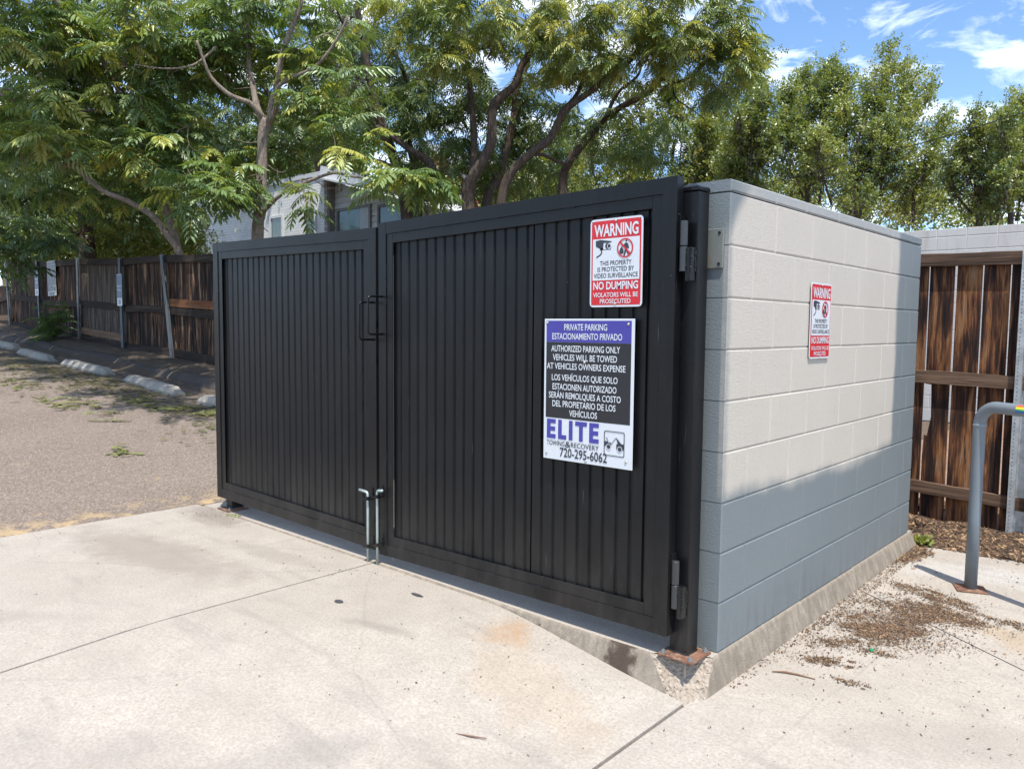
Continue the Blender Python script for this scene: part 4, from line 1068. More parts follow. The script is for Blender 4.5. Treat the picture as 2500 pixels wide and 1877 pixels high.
PIN2 = [pinnate(8, .45, .25, .07, .006, 5), pinnate(7, .6, .26, .07, .006, 6)]
SPR = [sprig(7, .34, .20, i) for i in range(4)]
def ground_pt(px, py, d, z):
    p = at(px, py, d); return (p.x, p.y, z)

# ------------------------------------------------------------------ trees by the fence
BIG = 'large trees behind the board fence'
t = Tree('tree', ground_pt(632, 640, 13.5, .5), 'slender pale-barked tree with big feather leaves in front of the white brick house', 'tree', BIG, 101)
t.plimb([(631, 760), (629, 570), (635, 509), (639, 407), (641, 346), (645, 290)], 13.5, 13.5, .12, .085)
t.plimb([(641, 346), (655, 300), (671, 260), (680, 195), (688, 134), (712, 70), (732, 16), (742, -50)], 13.5, 13.2, .075, .035)
t.plimb([(645, 290), (633, 277), (610, 252), (561, 232), (517, 191), (498, 150), (480, 100)], 13.5, 12.9, .055, .02)
t.plimb([(643, 300), (627, 260), (618, 215), (610, 171), (602, 73), (598, -20)], 13.5, 13.9, .07, .03)
t.plimb([(655, 300), (667, 232), (700, 195), (757, 171), (797, 134), (826, 90), (850, 40)], 13.4, 13.0, .045, .018)
t.plimb([(637, 525), (659, 500), (692, 472), (753, 443), (814, 423), (858, 431), (920, 440), (1000, 462)], 13.4, 12.2, .04, .012)
t.plimb([(632, 500), (610, 525), (655, 566)], 13.3, 13.2, .018, .008)
t.plimb([(639, 440), (600, 452), (529, 466), (480, 480)], 13.4, 12.8, .028, .010)
t.plimb([(632, 512), (612, 470), (590, 440), (560, 420)], 13.4, 12.9, .03, .010)
t.plimb([(688, 134), (740, 110), (790, 85), (860, 60)], 13.3, 13.1, .02, .009)
t.plimb([(527, 115), (500, 140), (470, 160), (420, 168), (370, 165), (330, 158)], 13.2, 12.8, .024, .009)
for i in range(60): t.twig(np.array(at(t.rng.uniform(420, 900), t.rng.uniform(20, 470), t.rng.uniform(13, 14.2))), r=.006)
t.limb([tuple(at(742, -50, 13.2)), (-9.2, 2.2, 8.2), (-8.4, .6, 8.4), (-8.2, -.6, 8.0)], .035, .02); t.limb([(-8.4, .6, 8.4), (-10.5, .2, 8.1), (-12.5, .2, 8.0)], .03, .015); t.limb([(-8.4, .6, 8.4), (-7.0, .3, 8.2), (-6.0, .6, 7.6)], .03, .015)  # limbs above the view, added to carry the shading sprays below
for a in ((510, 470, 12.6, 90, 45, .5, 13), (550, 425, 12.9, 60, 35, .5, 7), (440, 415, 13.9, 100, 50, .7, 11), (560, 350, 14.2, 80, 50, .7, 8), (430, 50, 13.4, 130, 55, .9, 17), (580, 50, 13.9, 70, 50, .7, 7), (500, 160, 13.9, 100, 55, .8, 12),
          (330, 130, 13.4, 80, 45, .7, 7), (760, 270, 13.4, 75, 40, .7, 8), (835, 215, 13.2, 70, 35, .7, 6), (860, 320, 12.9, 65, 30, .5, 7), (735, 480, 12.7, 30, 25, .3, 2), (1000, 445, 12.0, 80, 22, .4, 11), (840, 370, 12.6, 40, 20, .4, 2), (790, 40, 13.4, 90, 45, .7, 6), (320, 230, 13.6, 80, 45, .7, 7), (690, 330, 13.9, 45, 35, .5, 3), (420, 310, 14.3, 90, 40, .7, 12), (430, 160, 14.4, 110, 60, .8, 14), (620, 180, 14.4, 90, 60, .8, 12), (700, 110, 14.2, 90, 60, .8, 12), (530, -10, 13.8, 200, 40, .8, 14), (760, 180, 14, 80, 40, .7, 8), (370, 360, 13.6, 80, 40, .6, 9), (640, 370, 14.4, 80, 30, .6, 6)):
    t.sprays(*a[:6], int(a[6]*1.5), k=6, size=.50, tint=(.30, .92))
for (cx, cy, cz, n) in ((-8.3, .5, 8.0, 30), (-10.5, .5, 7.8, 36), (-12.7, .6, 7.8, 36), (-15, .6, 8.2, 36), (-6.5, .3, 7.8, 20), (-17.5, .6, 8.6, 36)):  # unseen overhead leaf sprays, added to shade the wheel stops and lot
    for i in range(n):
        p = np.array([cx, cy, cz])+t.rng.uniform(-1, 1, 3)*[1.4, 1.0, .5]; t.twig(p)
        for j in range(5): a = t.rng.uniform(0, 6.28); t.P.append(p); t.D.append(np.array([math.cos(a), math.sin(a), -.2])); t.S.append(t.rng.uniform(.45, .7)); t.T.append(t.rng.uniform(.3, .8))
t.done(BARK1, PIN, [LF1, STALK])
t = Tree('tree', ground_pt(450, 640, 14, .7), 'leaning pale-barked tree whose long limb sweeps up to the left edge', 'tree', BIG, 102)
t.plimb([(470, 720), (440, 620), (405, 570), (374, 529), (310, 490), (250, 465), (190, 410), (150, 350), (110, 310), (60, 265), (0, 230), (-60, 190)], 14.2, 12.6, .068, .028)
t.plimb([(190, 410), (140, 400), (110, 390), (60, 380), (10, 374), (-40, 372)], 13.2, 12.7, .03, .012)
t.plimb([(330, 330), (300, 275), (240, 272), (150, 262), (60, 225), (-10, 218)], 14.5, 12.9, .04, .016)
t.plimb([(440, 640), (400, 500), (360, 400), (330, 310), (285, 210), (245, 140), (215, 90), (150, 20), (110, -40)], 14.6, 13.4, .085, .03)
t.plimb([(245, 140), (200, 95), (170, 75), (120, 40), (75, -5)], 13.7, 13.3, .035, .014)
t.plimb([(285, 210), (310, 130), (300, 60), (270, -20)], 14.0, 13.6, .045, .02)
t.plimb([(115, 330), (90, 270), (70, 240)], 13, 12.8, .03, .012)
for a in ((70, 40, 13.2, 120, 60, .9, 15), (60, 120, 12.9, 90, 45, .7, 10), (170, 170, 14.2, 110, 50, .8, 10), (70, 285, 14.3, 90, 50, .8, 14), (110, 230, 12.6, 60, 30, .4, 6), (250, 200, 14.4, 110, 50, .8, 14), (140, 360, 12.7, 70, 30, .4, 7), (30, 330, 12.5, 60, 30, .4, 6), (150, 90, 13.6, 120, 50, .8, 14), (240, 310, 14.6, 90, 50, .8, 9), (190, 440, 14.6, 100, 50, .9, 9), (330, 385, 14.6, 80, 50, .8, 8), (330, 480, 14.6, 70, 40, .6, 6), (60, 420, 14.0, 90, 50, .8, 8), (230, 30, 14.2, 80, 45, .8, 7)):
    t.sprays(*a[:6], int(a[6]*1.45), k=6, size=.49, tint=(.25, .88))
for i in range(70):
    t.twig(np.array(at(t.rng.uniform(150, 480), t.rng.uniform(10, 330), t.rng.uniform(13, 14.6))), r=.006)
t.done(BARK1, PIN, [LF1, STALK])
t = Tree('tree', ground_pt(215, 640, 20, .9), 'dark shaded tree with a furrowed trunk rising behind the far fence', 'tree', BIG, 103)
t.plimb([(216, 740), (214, 640), (210, 570), (208, 500), (222, 430), (240, 330), (250, 200)], 20, 20, .27, .10, n=12)
t.plimb([(208, 590), (180, 570), (150, 545), (110, 490), (70, 440), (20, 400), (-40, 380)], 20, 19, .13, .05, n=10)
t.plimb([(209, 540), (250, 500), (300, 430), (330, 330), (340, 220)], 20, 20.5, .11, .04)
t.plimb([(150, 545), (100, 540), (40, 530), (-30, 540)], 19.6, 19, .05, .02)
for a in ((100, 440, 17.4, 160, 70, 1.4, 30), (290, 400, 18.4, 130, 90, 1.5, 30), (100, 320, 18, 170, 80, 1.5, 30), (300, 230, 18.6, 150, 80, 1.5, 20), (110, 170, 18.2, 170, 90, 1.5, 28), (30, 545, 16.4, 90, 35, 1.0, 16), (105, 570, 15.8, 50, 35, .6, 8), (15, 640, 15.6, 40, 55, .5, 9), (300, 60, 18.8, 200, 60, 1.5, 30), (420, 330, 19, 80, 100, 1.3, 26), (150, 60, 18.5, 160, 60, 1.5, 26), (380, 470, 19, 80, 60, 1.2, 18), (420, 180, 19, 100, 80, 1.4, 24), (300, 540, 19, 60, 30, 1, 8), (120, 500, 18, 120, 40, 1.2, 16)):
    t.sprays(*a[:6], int(a[6]*1.3), k=6, size=.48, tint=(.1, .7), droop=-.3)
t.done(BARK2, PIN, [LF2, STALK])
t = Tree('tree', ground_pt(700, 560, 22, .9), 'dense dark tree filling the gap behind the slender pale tree and over the house', 'tree', BIG, 104)
t.plimb([(820, 640), (800, 500), (780, 380), (790, 250), (800, 120), (810, 0)], 24, 23, .25, .08)
t.plimb([(780, 380), (700, 300), (640, 200), (600, 100)], 24, 23, .12, .04)
t.plimb([(790, 300), (860, 220), (900, 120), (920, 30)], 24, 23, .12, .04)
for a in ((580, 300, 24, 110, 80, 1.6, 26), (740, 330, 24, 110, 45, 1.3, 26), (870, 300, 23.5, 80, 60, 1.4, 20), (720, 220, 24, 130, 80, 1.6, 30), (840, 150, 24, 90, 70, 1.5, 8), (690, 80, 24, 110, 50, 1.5, 12), (490, 260, 24, 90, 100, 1.6, 22), (540, 60, 24.5, 120, 60, 1.5, 10), (600, 380, 24.5, 50, 30, 1, 8), (560, 200, 24, 110, 80, 1.5, 24), (640, 20, 24, 150, 50, 1.5, 24), (460, 110, 24, 110, 70, 1.5, 20), (800, 60, 24, 100, 50, 1.5, 14), (900, 220, 23.5, 70, 60, 1.4, 14), (560, 440, 24.5, 50, 25, 1, 8)):
    t.sprays(*a[:6], int(a[6]*1.4), k=6, size=.52, tint=(.1, .7), droop=-.3)
t.done(BARK2, PIN2, [LF2, STALK])
# the big many-stemmed tree in the middle
t = Tree('tree', ground_pt(1142, 560, 16, .6), 'big dark tree of many crooked stems rising above the black gate', 'tree', BIG, 105)
for px, d0, d1, r0, r1 in (
    ([(1145, 720), (1143, 511), (1141, 461), (1161, 420), (1198, 353), (1202, 271), (1220, 240), (1256, 208), (1275, 158), (1311, 113), (1342, 68), (1370, 10)], 16, 15.4, .155, .05),
    ([(1147, 480), (1153, 430), (1157, 398), (1157, 316), (1148, 226), (1143, 158), (1116, 68), (1100, 0)], 16.2, 16.8, .10, .04),
    ([(1185, 640), (1189, 493), (1216, 434), (1238, 353), (1256, 280), (1261, 217), (1288, 149), (1290, 60)], 17, 17.4, .14, .05),
    ([(1215, 640), (1225, 484), (1252, 416), (1297, 375), (1342, 339), (1365, 294), (1388, 262), (1433, 230), (1478, 194), (1532, 154), (1577, 90), (1600, 30)], 16, 15, .115, .04),
    ([(1365, 294), (1374, 271), (1406, 235), (1428, 181), (1437, 149), (1445, 90)], 15.8, 15.9, .06, .025),
    ([(1370, 640), (1374, 452), (1388, 398), (1433, 339), (1478, 289), (1523, 258), (1577, 230), (1605, 205), (1627, 176), (1660, 120)], 17.5, 15.6, .13, .03),
    ([(1605, 190), (1627, 196), (1641, 203), (1686, 190), (1713, 163), (1750, 120)], 15.7, 15.0, .045, .02),
    ([(1641, 203), (1650, 240), (1680, 262), (1720, 290)], 15.5, 15.2, .02, .008),
    ([(1478, 289), (1500, 240), (1520, 215), (1560, 180), (1570, 110)], 16.6, 16.0, .05, .02),
    ([(1297, 375), (1330, 380), (1374, 398), (1410, 385)], 16.2, 16.8, .05, .02),
    ([(1010, 700), (994, 529), (985, 470), (972, 416), (949, 353), (927, 294), (910, 230), (900, 180), (885, 90), (870, 10)], 18, 17.2, .17, .06),
    ([(1060, 420), (1044, 393), (994, 361), (949, 325), (920, 310)], 16.5, 17.2, .09, .05),
    ([(1020, 600), (1021, 498), (1017, 420), (1003, 370), (990, 300), (1000, 220), (960, 120)], 18.5, 18, .13, .05),
    ([(885, 90), (840, 60), (820, 20)], 17.2, 16.6, .05, .02), ([(910, 230), (860, 170), (830, 130), (800, 60)], 17.3, 16.5, .05, .018),
    ([(972, 416), (930, 395), (880, 385), (820, 370)], 17.6, 17, .05, .02),
    ([(1000, 220), (1050, 150), (1060, 80), (1090, 20)], 18, 17.5, .05, .02),
    ([(1198, 130), (1203, 110), (1170, 122), (1110, 118), (1060, 80)], 15.5, 15.0, .022, .01)):
    t.plimb(px, d0, d1, r0, r1, n=10, rough=.06)
for a in ((1000, 60, 15.4, 120, 55, .9, 18), (1130, 55, 15.2, 100, 55, .9, 17), (1090, 140, 15.2, 70, 50, .7, 10), (1260, 60, 15.2, 110, 55, .9, 16), (1390, 50, 15, 110, 55, .9, 17), (1520, 60, 14.8, 110, 60, 1.0, 20), (1650, 55, 14.6, 110, 60, 1.0, 20), (1760, 60, 14.6, 60, 60, .9, 12), (1430, 150, 15, 90, 45, .8, 11), (1560, 150, 14.8, 90, 45, .8, 12),
          (1680, 140, 14.6, 90, 50, .9, 15), (1780, 150, 14.7, 55, 60, .8, 11), (1830, 130, 14.8, 30, 50, .5, 5), (1740, 210, 14.8, 60, 30, .7, 6), (1330, 140, 15.4, 70, 40, .7, 6), (1600, -20, 14.8, 200, 50, 1, 14), (1200, -20, 15.2, 250, 40, 1, 14)):
    t.sprays(*a[:6], int(a[6]*2.1), k=7, size=.36, tint=(.3, 1.0), droop=-.35)
for a in ((1120, 420, 17.6, 110, 60, 1.0, 26), (1060, 330, 17.8, 90, 80, 1.0, 26), (1180, 300, 18, 120, 110, 1.0, 34), (950, 260, 18.2, 90, 70, 1.2, 20), (1330, 330, 18.4, 110, 80, 1.2, 24), (1300, 440, 18.6, 110, 40, 1.0, 16), (1500, 330, 16.8, 70, 60, .9, 13), (1560, 400, 17, 60, 40, .8, 8), (1100, 230, 17.6, 120, 70, 1.2, 22), (1390, 210, 17.6, 120, 60, 1.2, 18), (1620, 300, 16.4, 60, 40, .8, 7), (1000, 450, 17.5, 50, 50, .8, 8), (1230, 130, 17, 200, 70, 1.2, 26), (900, 60, 18, 90, 80, 1.2, 16), (860, 200, 18.4, 60, 80, 1, 14), (960, 130, 18.4, 80, 70, 1.2, 16), (830, 80, 18.4, 60, 60, 1, 14), (1060, 60, 18, 70, 70, 1, 12), (1180, 30, 18, 90, 60, 1, 12), (1020, 240, 18.4, 60, 60, 1, 10), (1400, 120, 18, 120, 60, 1, 14), (1290, 240, 18.6, 70, 50, 1, 9)):
    t.sprays(*a[:6], int(a[6]*1.5), k=7, size=.42, tint=(.05, .6), droop=-.4)
for i in range(520):
    x = t.rng.choice([t.rng.uniform(790, 1000), t.rng.uniform(1000, 1650)], p=[.6, .4])
    t.twig(np.array(at(x, t.rng.uniform(10, 260), t.rng.uniform(14.8, 17.2))), r=.005)
t.done(BARK2, PIN2, [m_leaf('ailanthus_leaf', (0.062,0.128,0.054), (0.223,0.299,0.087), (0.464,0.476,0.096)), STALK])

# ------------------------------------------------------------------ trees beyond the wall on the right
FAR = 'trees beyond the grey enclosure'
def plume_tree(name, label, d, trunk, plumes, n, seed, leaf=.34, mats=None, bark=BARK3, tint=(.1, .9), temps=SPR, r0=.13, dens=1.0, z=.2, group=FAR):
    x, y = trunk[0]; b = at(x, y, d); t = Tree(name, (b.x, b.y, z), label, 'tree', group, seed); r = t.rng
    px = trunk; t.limb([(b.x, b.y, z)] + [tuple(at(x, y, d)) for x, y in px[1:]], r0*.8, .018, n=8)
    R, U, Fw = np.array(RGT), np.array(UPV), np.array(FWD); m = d/FPX
    tot = sum(math.hypot(p[2]-p[0], p[3]-p[1])*p[4] for p in plumes)
    for (x0, y0, x1, y1, w) in plumes:
        dz0, dz1 = r.uniform(-.5, .5), r.uniform(-1.6, 1.6)*min(1, w/50)
        a = np.array(at(x0, y0, d+dz0)); c = np.array(at(x1, y1, d+dz1)); mid = (a+c)/2+R*r.uniform(-.25, .25)
        t.limb([a, mid, c], .035, .008, n=5, per=4)
        cnt = int(n*dens*math.hypot(x1-x0, y1-y0)*w/tot); ns = max(4, int(cnt/19))
        for i in range(ns):
            tt = r.uniform(0, 1)**.85; ax = a*(1-tt)**2+2*mid*tt*(1-tt)+c*tt**2; an = r.uniform(0, 6.28); lat = R*math.cos(an)+Fw*math.sin(an); ww = w*m*(1.05-.85*tt)
            st = ax+lat*ww*r.uniform(0, .75)**.8-np.array([0, 0, .1]); ln = r.uniform(.35, 1.0)*(1.1-.5*tt); dr = lat*r.uniform(.1, .7)+np.array([0, 0, r.uniform(.5, 1.2)]); dr /= np.linalg.norm(dr)
            t.mb.tube([Vector(st-lat*ww*.3-np.array([0, 0, .25])-t.base), Vector(st-t.base), Vector(st+dr*ln-t.base)], [.011, .007, .003], 4, cap=False)
            tb = r.uniform(*tint)
            for j in range(int(11*r.uniform(.6, 1.3))):
                f = r.uniform(.0, 1.05); q = r.normal(size=3); q /= np.linalg.norm(q)
                t.P.append(st+dr*ln*f+q*.05); t.D.append(q*.9+dr*.5+np.array([0, 0, -.1])); t.S.append(leaf*r.uniform(.55, 1.1)*(1.1-.3*f)); t.T.append(np.clip(tb+r.normal()*.12, 0, 1))
    return t.done(bark, temps, mats or [LF3, STALK], .6)
plume_tree('tree', 'bushy tree with two pointed tops above the middle of the enclosure wall', 21, [(2090, 640), (2084, 480), (2080, 420), (2095, 340), (2130, 260)],
    [(2110, 430, 2173, 118, 46), (2160, 420, 2222, 152, 50), (2180, 420, 2275, 205, 52), (2060, 420, 2060, 240, 60), (2150, 480, 2150, 300, 90), (2220, 470, 2300, 290, 60), (2030, 500, 2000, 330, 60), (2100, 540, 2100, 380, 110), (2230, 540, 2270, 400, 80), (2120, 330, 2130, 200, 50)], 9000, 201, .32)
plume_tree('tree', 'grey green tree with a thin airy top left of the two-topped tree', 23, [(1975, 640), (1973, 380), (1972, 316), (1985, 250), (2010, 190)],
    [(1980, 400, 2022, 152, 44), (1960, 400, 1960, 180, 50), (1940, 420, 1920, 225, 56), (2000, 400, 2066, 190, 36), (2030, 380, 2080, 190, 30), (1960, 480, 1900, 300, 70), (2000, 500, 2020, 330, 80), (1950, 320, 1990, 180, 40)], 6400, 202, .34, tint=(.15, .75))
plume_tree('tree', 'narrow upright tree with a dark stem beside the large crown', 20, [(1815, 620), (1826, 440), (1838, 340), (1850, 260)],
    [(1825, 450, 1850, 140, 46), (1830, 420, 1868, 220, 44), (1815, 460, 1800, 260, 50), (1840, 480, 1880, 330, 60), (1800, 520, 1780, 380, 70)], 4200, 203, .32, tint=(.05, .75))
plume_tree('tree', 'small tree with a forked trunk above the white wall at the right', 19, [(2412, 640), (2390, 520), (2378, 430), (2372, 350)],
    [(2380, 470, 2371, 276, 46), (2395, 470, 2350, 330, 50), (2420, 480, 2440, 300, 46), (2370, 520, 2330, 400, 60), (2430, 520, 2460, 420, 60)], 3600, 204, .30, tint=(.1, .8))
plume_tree('tree', 'tree at the right edge behind the white wall', 19, [(2470, 640), (2470, 470), (2480, 380)],
    [(2450, 460, 2443, 282, 46), (2480, 460, 2500, 245, 50), (2510, 460, 2530, 220, 60), (2480, 540, 2490, 400, 70), (2540, 520, 2560, 330, 80), (2420, 560, 2420, 470, 60)], 4600, 205, .30, tint=(.1, .8))
plume_tree('tree', 'pale yellow green tree glowing behind the big dark stems', 24, [(1640, 640), (1640, 430), (1650, 330)],
    [(1600, 470, 1560, 230, 90), (1650, 470, 1640, 210, 90), (1700, 470, 1720, 300, 80), (1760, 480, 1780, 330, 80), (1550, 480, 1500, 300, 80), (1680, 540, 1700, 400, 120), (1560, 540, 1550, 420, 100), (1480, 500, 1440, 330, 70), (1800, 500, 1790, 300, 60)], 8200, 206, .36, [LF4, STALK], tint=(.1, .95), z=.3)
plume_tree('tree', 'yellow green tree low behind the stems over the right gate leaf', 26, [(1330, 640), (1340, 440), (1345, 350)],
    [(1330, 480, 1300, 330, 80), (1360, 480, 1380, 320, 80), (1280, 500, 1240, 400, 70), (1400, 500, 1430, 380, 80), (1340, 540, 1340, 440, 120), (1230, 540, 1200, 440, 80), (1100, 540, 1090, 470, 60)], 4600, 207, .36, [LF4, STALK], tint=(0, .8), z=.4)
# pine behind
t = Tree('pine_tree', ground_pt(1740, 560, 27, .3), 'blue green pine showing between the pale tree and the narrow one', 'tree', FAR, 208)
b = at(1740, 560, 27); t.limb([(b.x, b.y, .3), tuple(at(1740, 400, 27)), tuple(at(1742, 230, 27))], .18, .03)
for i in range(900):
    tt = t.rng.uniform(0, 1); w = (18+60*(tt))*t.rng.uniform(.2, 1); a = t.rng.uniform(0, 6.28)
    p = np.array(at(1740, 235+tt*250, 27))+np.array(RGT)*math.cos(a)*w*27/FPX+np.array(FWD)*math.sin(a)*w*27/FPX
    t.P.append(p); t.D.append(np.array(RGT)*math.cos(a)+np.array(FWD)*math.sin(a)+np.array([0, 0, .3])); t.S.append(.34*t.rng.uniform(.7, 1.2)); t.T.append(t.rng.uniform(.1, .8))
t.done(BARK2, [tuft(22, 1), tuft(22, 2)], [NEEDLE], .5)
# low shrubs and far wood
def shrub_mass(name, areas, mats, seed, kind='stuff', temps=SPR):
    r = np.random.RandomState(seed); P = []; D = []; Sx = []; T = []
    for (px, py, d, rx, ry, rd, n, size, lo, hi) in areas:
        c = np.array(at(px, py, d)); m = d/FPX; nc = max(4, n//40)
        for i in range(nc):
            v = r.normal(size=3); v /= np.linalg.norm(v); v *= r.uniform(0, 1)**.4
            cc = c+np.array(RGT)*v[0]*rx*m+np.array(UPV)*v[1]*ry*m+np.array(FWD)*v[2]*rd; tb = r.uniform(lo, hi); rad = r.uniform(.3, .8)
            for j in range(40):
                q = r.normal(size=3)*rad*.5; P.append(cc+q); D.append(q+np.array([0, 0, .2])); Sx.append(size*r.uniform(.6, 1.3)); T.append(np.clip(tb+r.normal()*.12, 0, 1))
    me = place(temps, np.array(P), np.array(D), np.array(Sx), np.array(T), r, .6, mats, name); o = link(name, me); tag(o, kind=kind); return o
shrub_mass('distant_trees', [(60, 560, 34, 160, 70, 2, 1500, .6, 0, .7), (330, 600, 34, 170, 50, 2, 1500, .6, .3, 1), (480, 450, 36, 200, 120, 2, 2200, .7, 0, .5), (2000, 600, 40, 500, 40, 3, 1400, .6, .2, .9), (2900, 540, 38, 350, 70, 3, 1200, .6, .2, .9), (120, 380, 36, 220, 140, 2, 2400, .7, 0, .4), (1010, 470, 38, 150, 60, 2, 1000, .6, .1, .7), (1500, 490, 38, 300, 50, 3, 1800, .6, .3, 1), (1900, 500, 36, 250, 45, 3, 1500, .5, .3, 1), (2200, 515, 34, 200, 40, 3, 900, .5, .3, 1), (2480, 500, 34, 120, 50, 2, 300, .5, .3, 1), (760, 380, 40, 150, 100, 2, 1200, .7, 0, .5), (300, 480, 30, 150, 80, 2, 1400, .55, 0, .4)], [LF3, STALK], 301)
shrub_mass('sunlit_shrubs', [(310, 600, 21, 70, 28, .8, 900, .28, .3, 1), (430, 600, 21.5, 60, 30, .8, 700, .28, .2, .9), (170, 600, 22, 80, 40, 1, 900, .3, 0, .5), (40, 600, 22, 80, 50, 1, 900, .3, 0, .4), (240, 560, 23, 100, 40, 1, 900, .3, .1, .6)], [LF4, STALK], 305)
# weed at the fence foot
t = Tree('weed', (-17.35, 3.15, .80), 'leafy green sapling growing at the foot of the dark fence between two posts', 'plant', None, 302)
for i in range(9):
    a = t.rng.uniform(0, 6.28); h = t.rng.uniform(.35, 1.0); b = np.array([-17.35, 3.15, .80]); e = b+np.array([math.cos(a)*.3*h, math.sin(a)*.22*h-.08, h])
    t.limb([b, (b+e)/2+np.array([0, 0, .08]), e], .009, .003, n=5, per=3)
    for j in range(9):
        f = t.rng.uniform(.25, 1.05); p = b+(e-b)*f; a2 = t.rng.uniform(0, 6.28); t.P.append(p); t.D.append(np.array([math.cos(a2), math.sin(a2)-.3, .35])); t.S.append(t.rng.uniform(.28, .5)); t.T.append(t.rng.uniform(.1, .6))
t.done(BARK3, PIN2, [LF1, STALK])
# overhead cable
mb = MB(); a = at(2640, 232, 13); b = at(1500, 500, 26)
mb.tube([a.lerp(b, k/20)+Vector((0, 0, -.35*math.sin(math.pi*k/20))) for k in range(21)], .009, 6)
tag(mb.build('overhead_cable', simple('cable_black', (.02,.02,.022), .6)), 'thin dark overhead cable crossing in front of the right hand trees', 'cable')

# ------------------------------------------------------------------ buildings behind
def brick_mat():
    t = NT('white_painted_brick'); b = t.n('ShaderNodeTexBrick'); t.l(t.map((1, 1, 1), (math.pi/2, 0, 0)), b.inputs['Vector'])
    b.inputs['Scale'].default_value = 1; b.inputs['Brick Width'].default_value = .22; b.inputs['Row Height'].default_value = .085; b.inputs['Mortar Size'].default_value = .008
    b.inputs['Color1'].default_value = (.82,.82,.80,1); b.inputs['Color2'].default_value = (.76,.765,.75,1); b.inputs['Mortar'].default_value = (.56,.565,.56,1)
    c = t.mix(t.ramp(t.noise(2.5, 5), [(.4, .3), (.65, 0)]), b.outputs['Color'], (.45,.46,.46)); return t.set(c, .75, 0, b.outputs['Fac'], -.5, .012, .3)
BRK = brick_mat(); TRIMG = simple('house_trim_grey', (.19,.18,.17), .6, 0, .1); FASC = simple('eave_boards', (.55,.56,.57), .7, 0, .2, 5); SIDG = simple('house_siding', (.54,.54,.52), .7, 0, .08, 4); WINF = simple('window_frame_white', (.6,.61,.6), .5)
GLS = m_glass('window_glass', (.05,.08,.07)); SHADE = simple('window_blind', (.42,.46,.47), .6)
hc = at(792, 560, 22); hx, hy = hc.x, hc.y; hz0 = .7
def hp(px, py, dy=0):
    """point on the house front: where the view through (px,py) meets the plane y = hy+dy"""
    d = at(px, py, 1)-CAM; k = (hy+dy-CAM.y)/d.y; q = CAM+d*k; return q
house = thing('brick_house', (hx, hy, hz0), 'white painted brick house with a clapboard end and grey windows, behind the trees', 'house')
xl = hp(473, 560).x; ztop = hp(790, 428).z
mb = MB(); mb.box(xl-hx, 0, 0, 5.5, 0, ztop-hz0); mb.build('brick_wall', BRK, house)
xr = hp(1040, 560, .28).x; zr = hp(1020, 508, .28).z
mb = MB(); zs0 = hp(800, 450, .28).z-hz0
nb = 30
for k in range(nb):
    z0 = k*.16; 
    zt = lambda x: zs0+(zr-hz0-zs0)*(x/(xr-hx))
    # boards clipped by the sloping eave
    za, zb = z0, z0+.155
    if za >= zs0: break
    xe = xr-hx
    if zb > zr-hz0: xe = min(xe, (zb-zs0)/((zr-hz0-zs0))*(xr-hx)) if zb < zs0 else .05
    if xe <= .1: break
    mb.add([(.02, .28, za), (xe, .28, za), (xe, .305, zb), (.02, .305, zb)], [(0, 1, 2, 3)])
    mb.add([(.02, .28, za), (.02, .31, za), (xe, .31, za), (xe, .28, za)], [(0, 1, 2, 3)])
mb.build('clapboard_wall', SIDG, house, fix=False)
mb = MB(); mb.prism([(.02, .32, 0), (xr-hx, .32, 0), (xr-hx, .32, zr-hz0), (.02, .32, zs0)], (0, 4.5, 0)); mb.build('end_block', SIDG, house)
mb = MB(); mb.box(0.001, .10, .1, .33, 0, zs0-.02); mb.build('corner_board', TRIMG, house)
mb = MB(); mb.bar((-.02, .15, zs0+.10), (xr-hx+.5, .15, zr-hz0+.10-.04), 1.1, .05, up=(0, 0, 1)); mb.build('eave', FASC, house)
mb = MB(); mb.bar((-.02, -.10, zs0+.26), (xr-hx+.5, -.10, zr-hz0+.20), .04, .34, up=(0, 0, 1)); mb.build('fascia', FASC, house)
mb = MB(); mb.box(xl-hx-.1, .05, -.05, 5.6, ztop-hz0+.001, ztop-hz0+.12); mb.build('parapet_cap', FASC, house)
def window(px0, px1, py0, py1, dy, label=None, blind=None):
    a, b = hp(px0, py0, dy), hp(px1, py1, dy); x0, x1 = a.x-hx, b.x-hx; zb = b.z-hz0-.5; zt = a.z-hz0; y = dy
    f = MB(); w = .075
    f.box(x0-w, x0, y-.05, y+.02, zb-w, zt+w); f.box(x1, x1+w, y-.05, y+.02, zb-w, zt+w); f.box(x0, x1, y-.049, y+.019, zt, zt+w); f.box(x0, x1, y-.049, y+.019, zb-w, zb)
    o = f.build('window', TRIMG if dy > .1 else WINF, house)
    g = MB(); g.box(x0, x1, y-.018, y-.012, zb, zt); g.build('pane', GLS, o)
    if blind:
        g = MB(); g.box(x0+(x1-x0)*blind[0], x0+(x1-x0)*blind[1], y-.026, y-.020, zb, zt); g.build('blind', SHADE, o)
window(827, 903, 517, 560, .28, blind=(.72, .98))
window(928, 1000, 507, 560, .28)
window(664, 690, 535, 590, 0); window(748, 770, 512, 590, 0)
window(484, 500, 572, 640, 0)
yh = thing('yellow_house', at(90, 640, 34), 'yellow house glimpsed through the dark leaves at the far left', 'house'); yh.location.z = 1.2
YEL = simple('yellow_stucco', (.48,.32,.10), .8, 0, .12, 3); ROOFG = simple('roof_shingles', (.2,.2,.21), .85, 0, .25, 12)
mb = MB(); mb.box(-5, 5, 0, 6, 0, 3.4); mb.build('wall', YEL, yh)
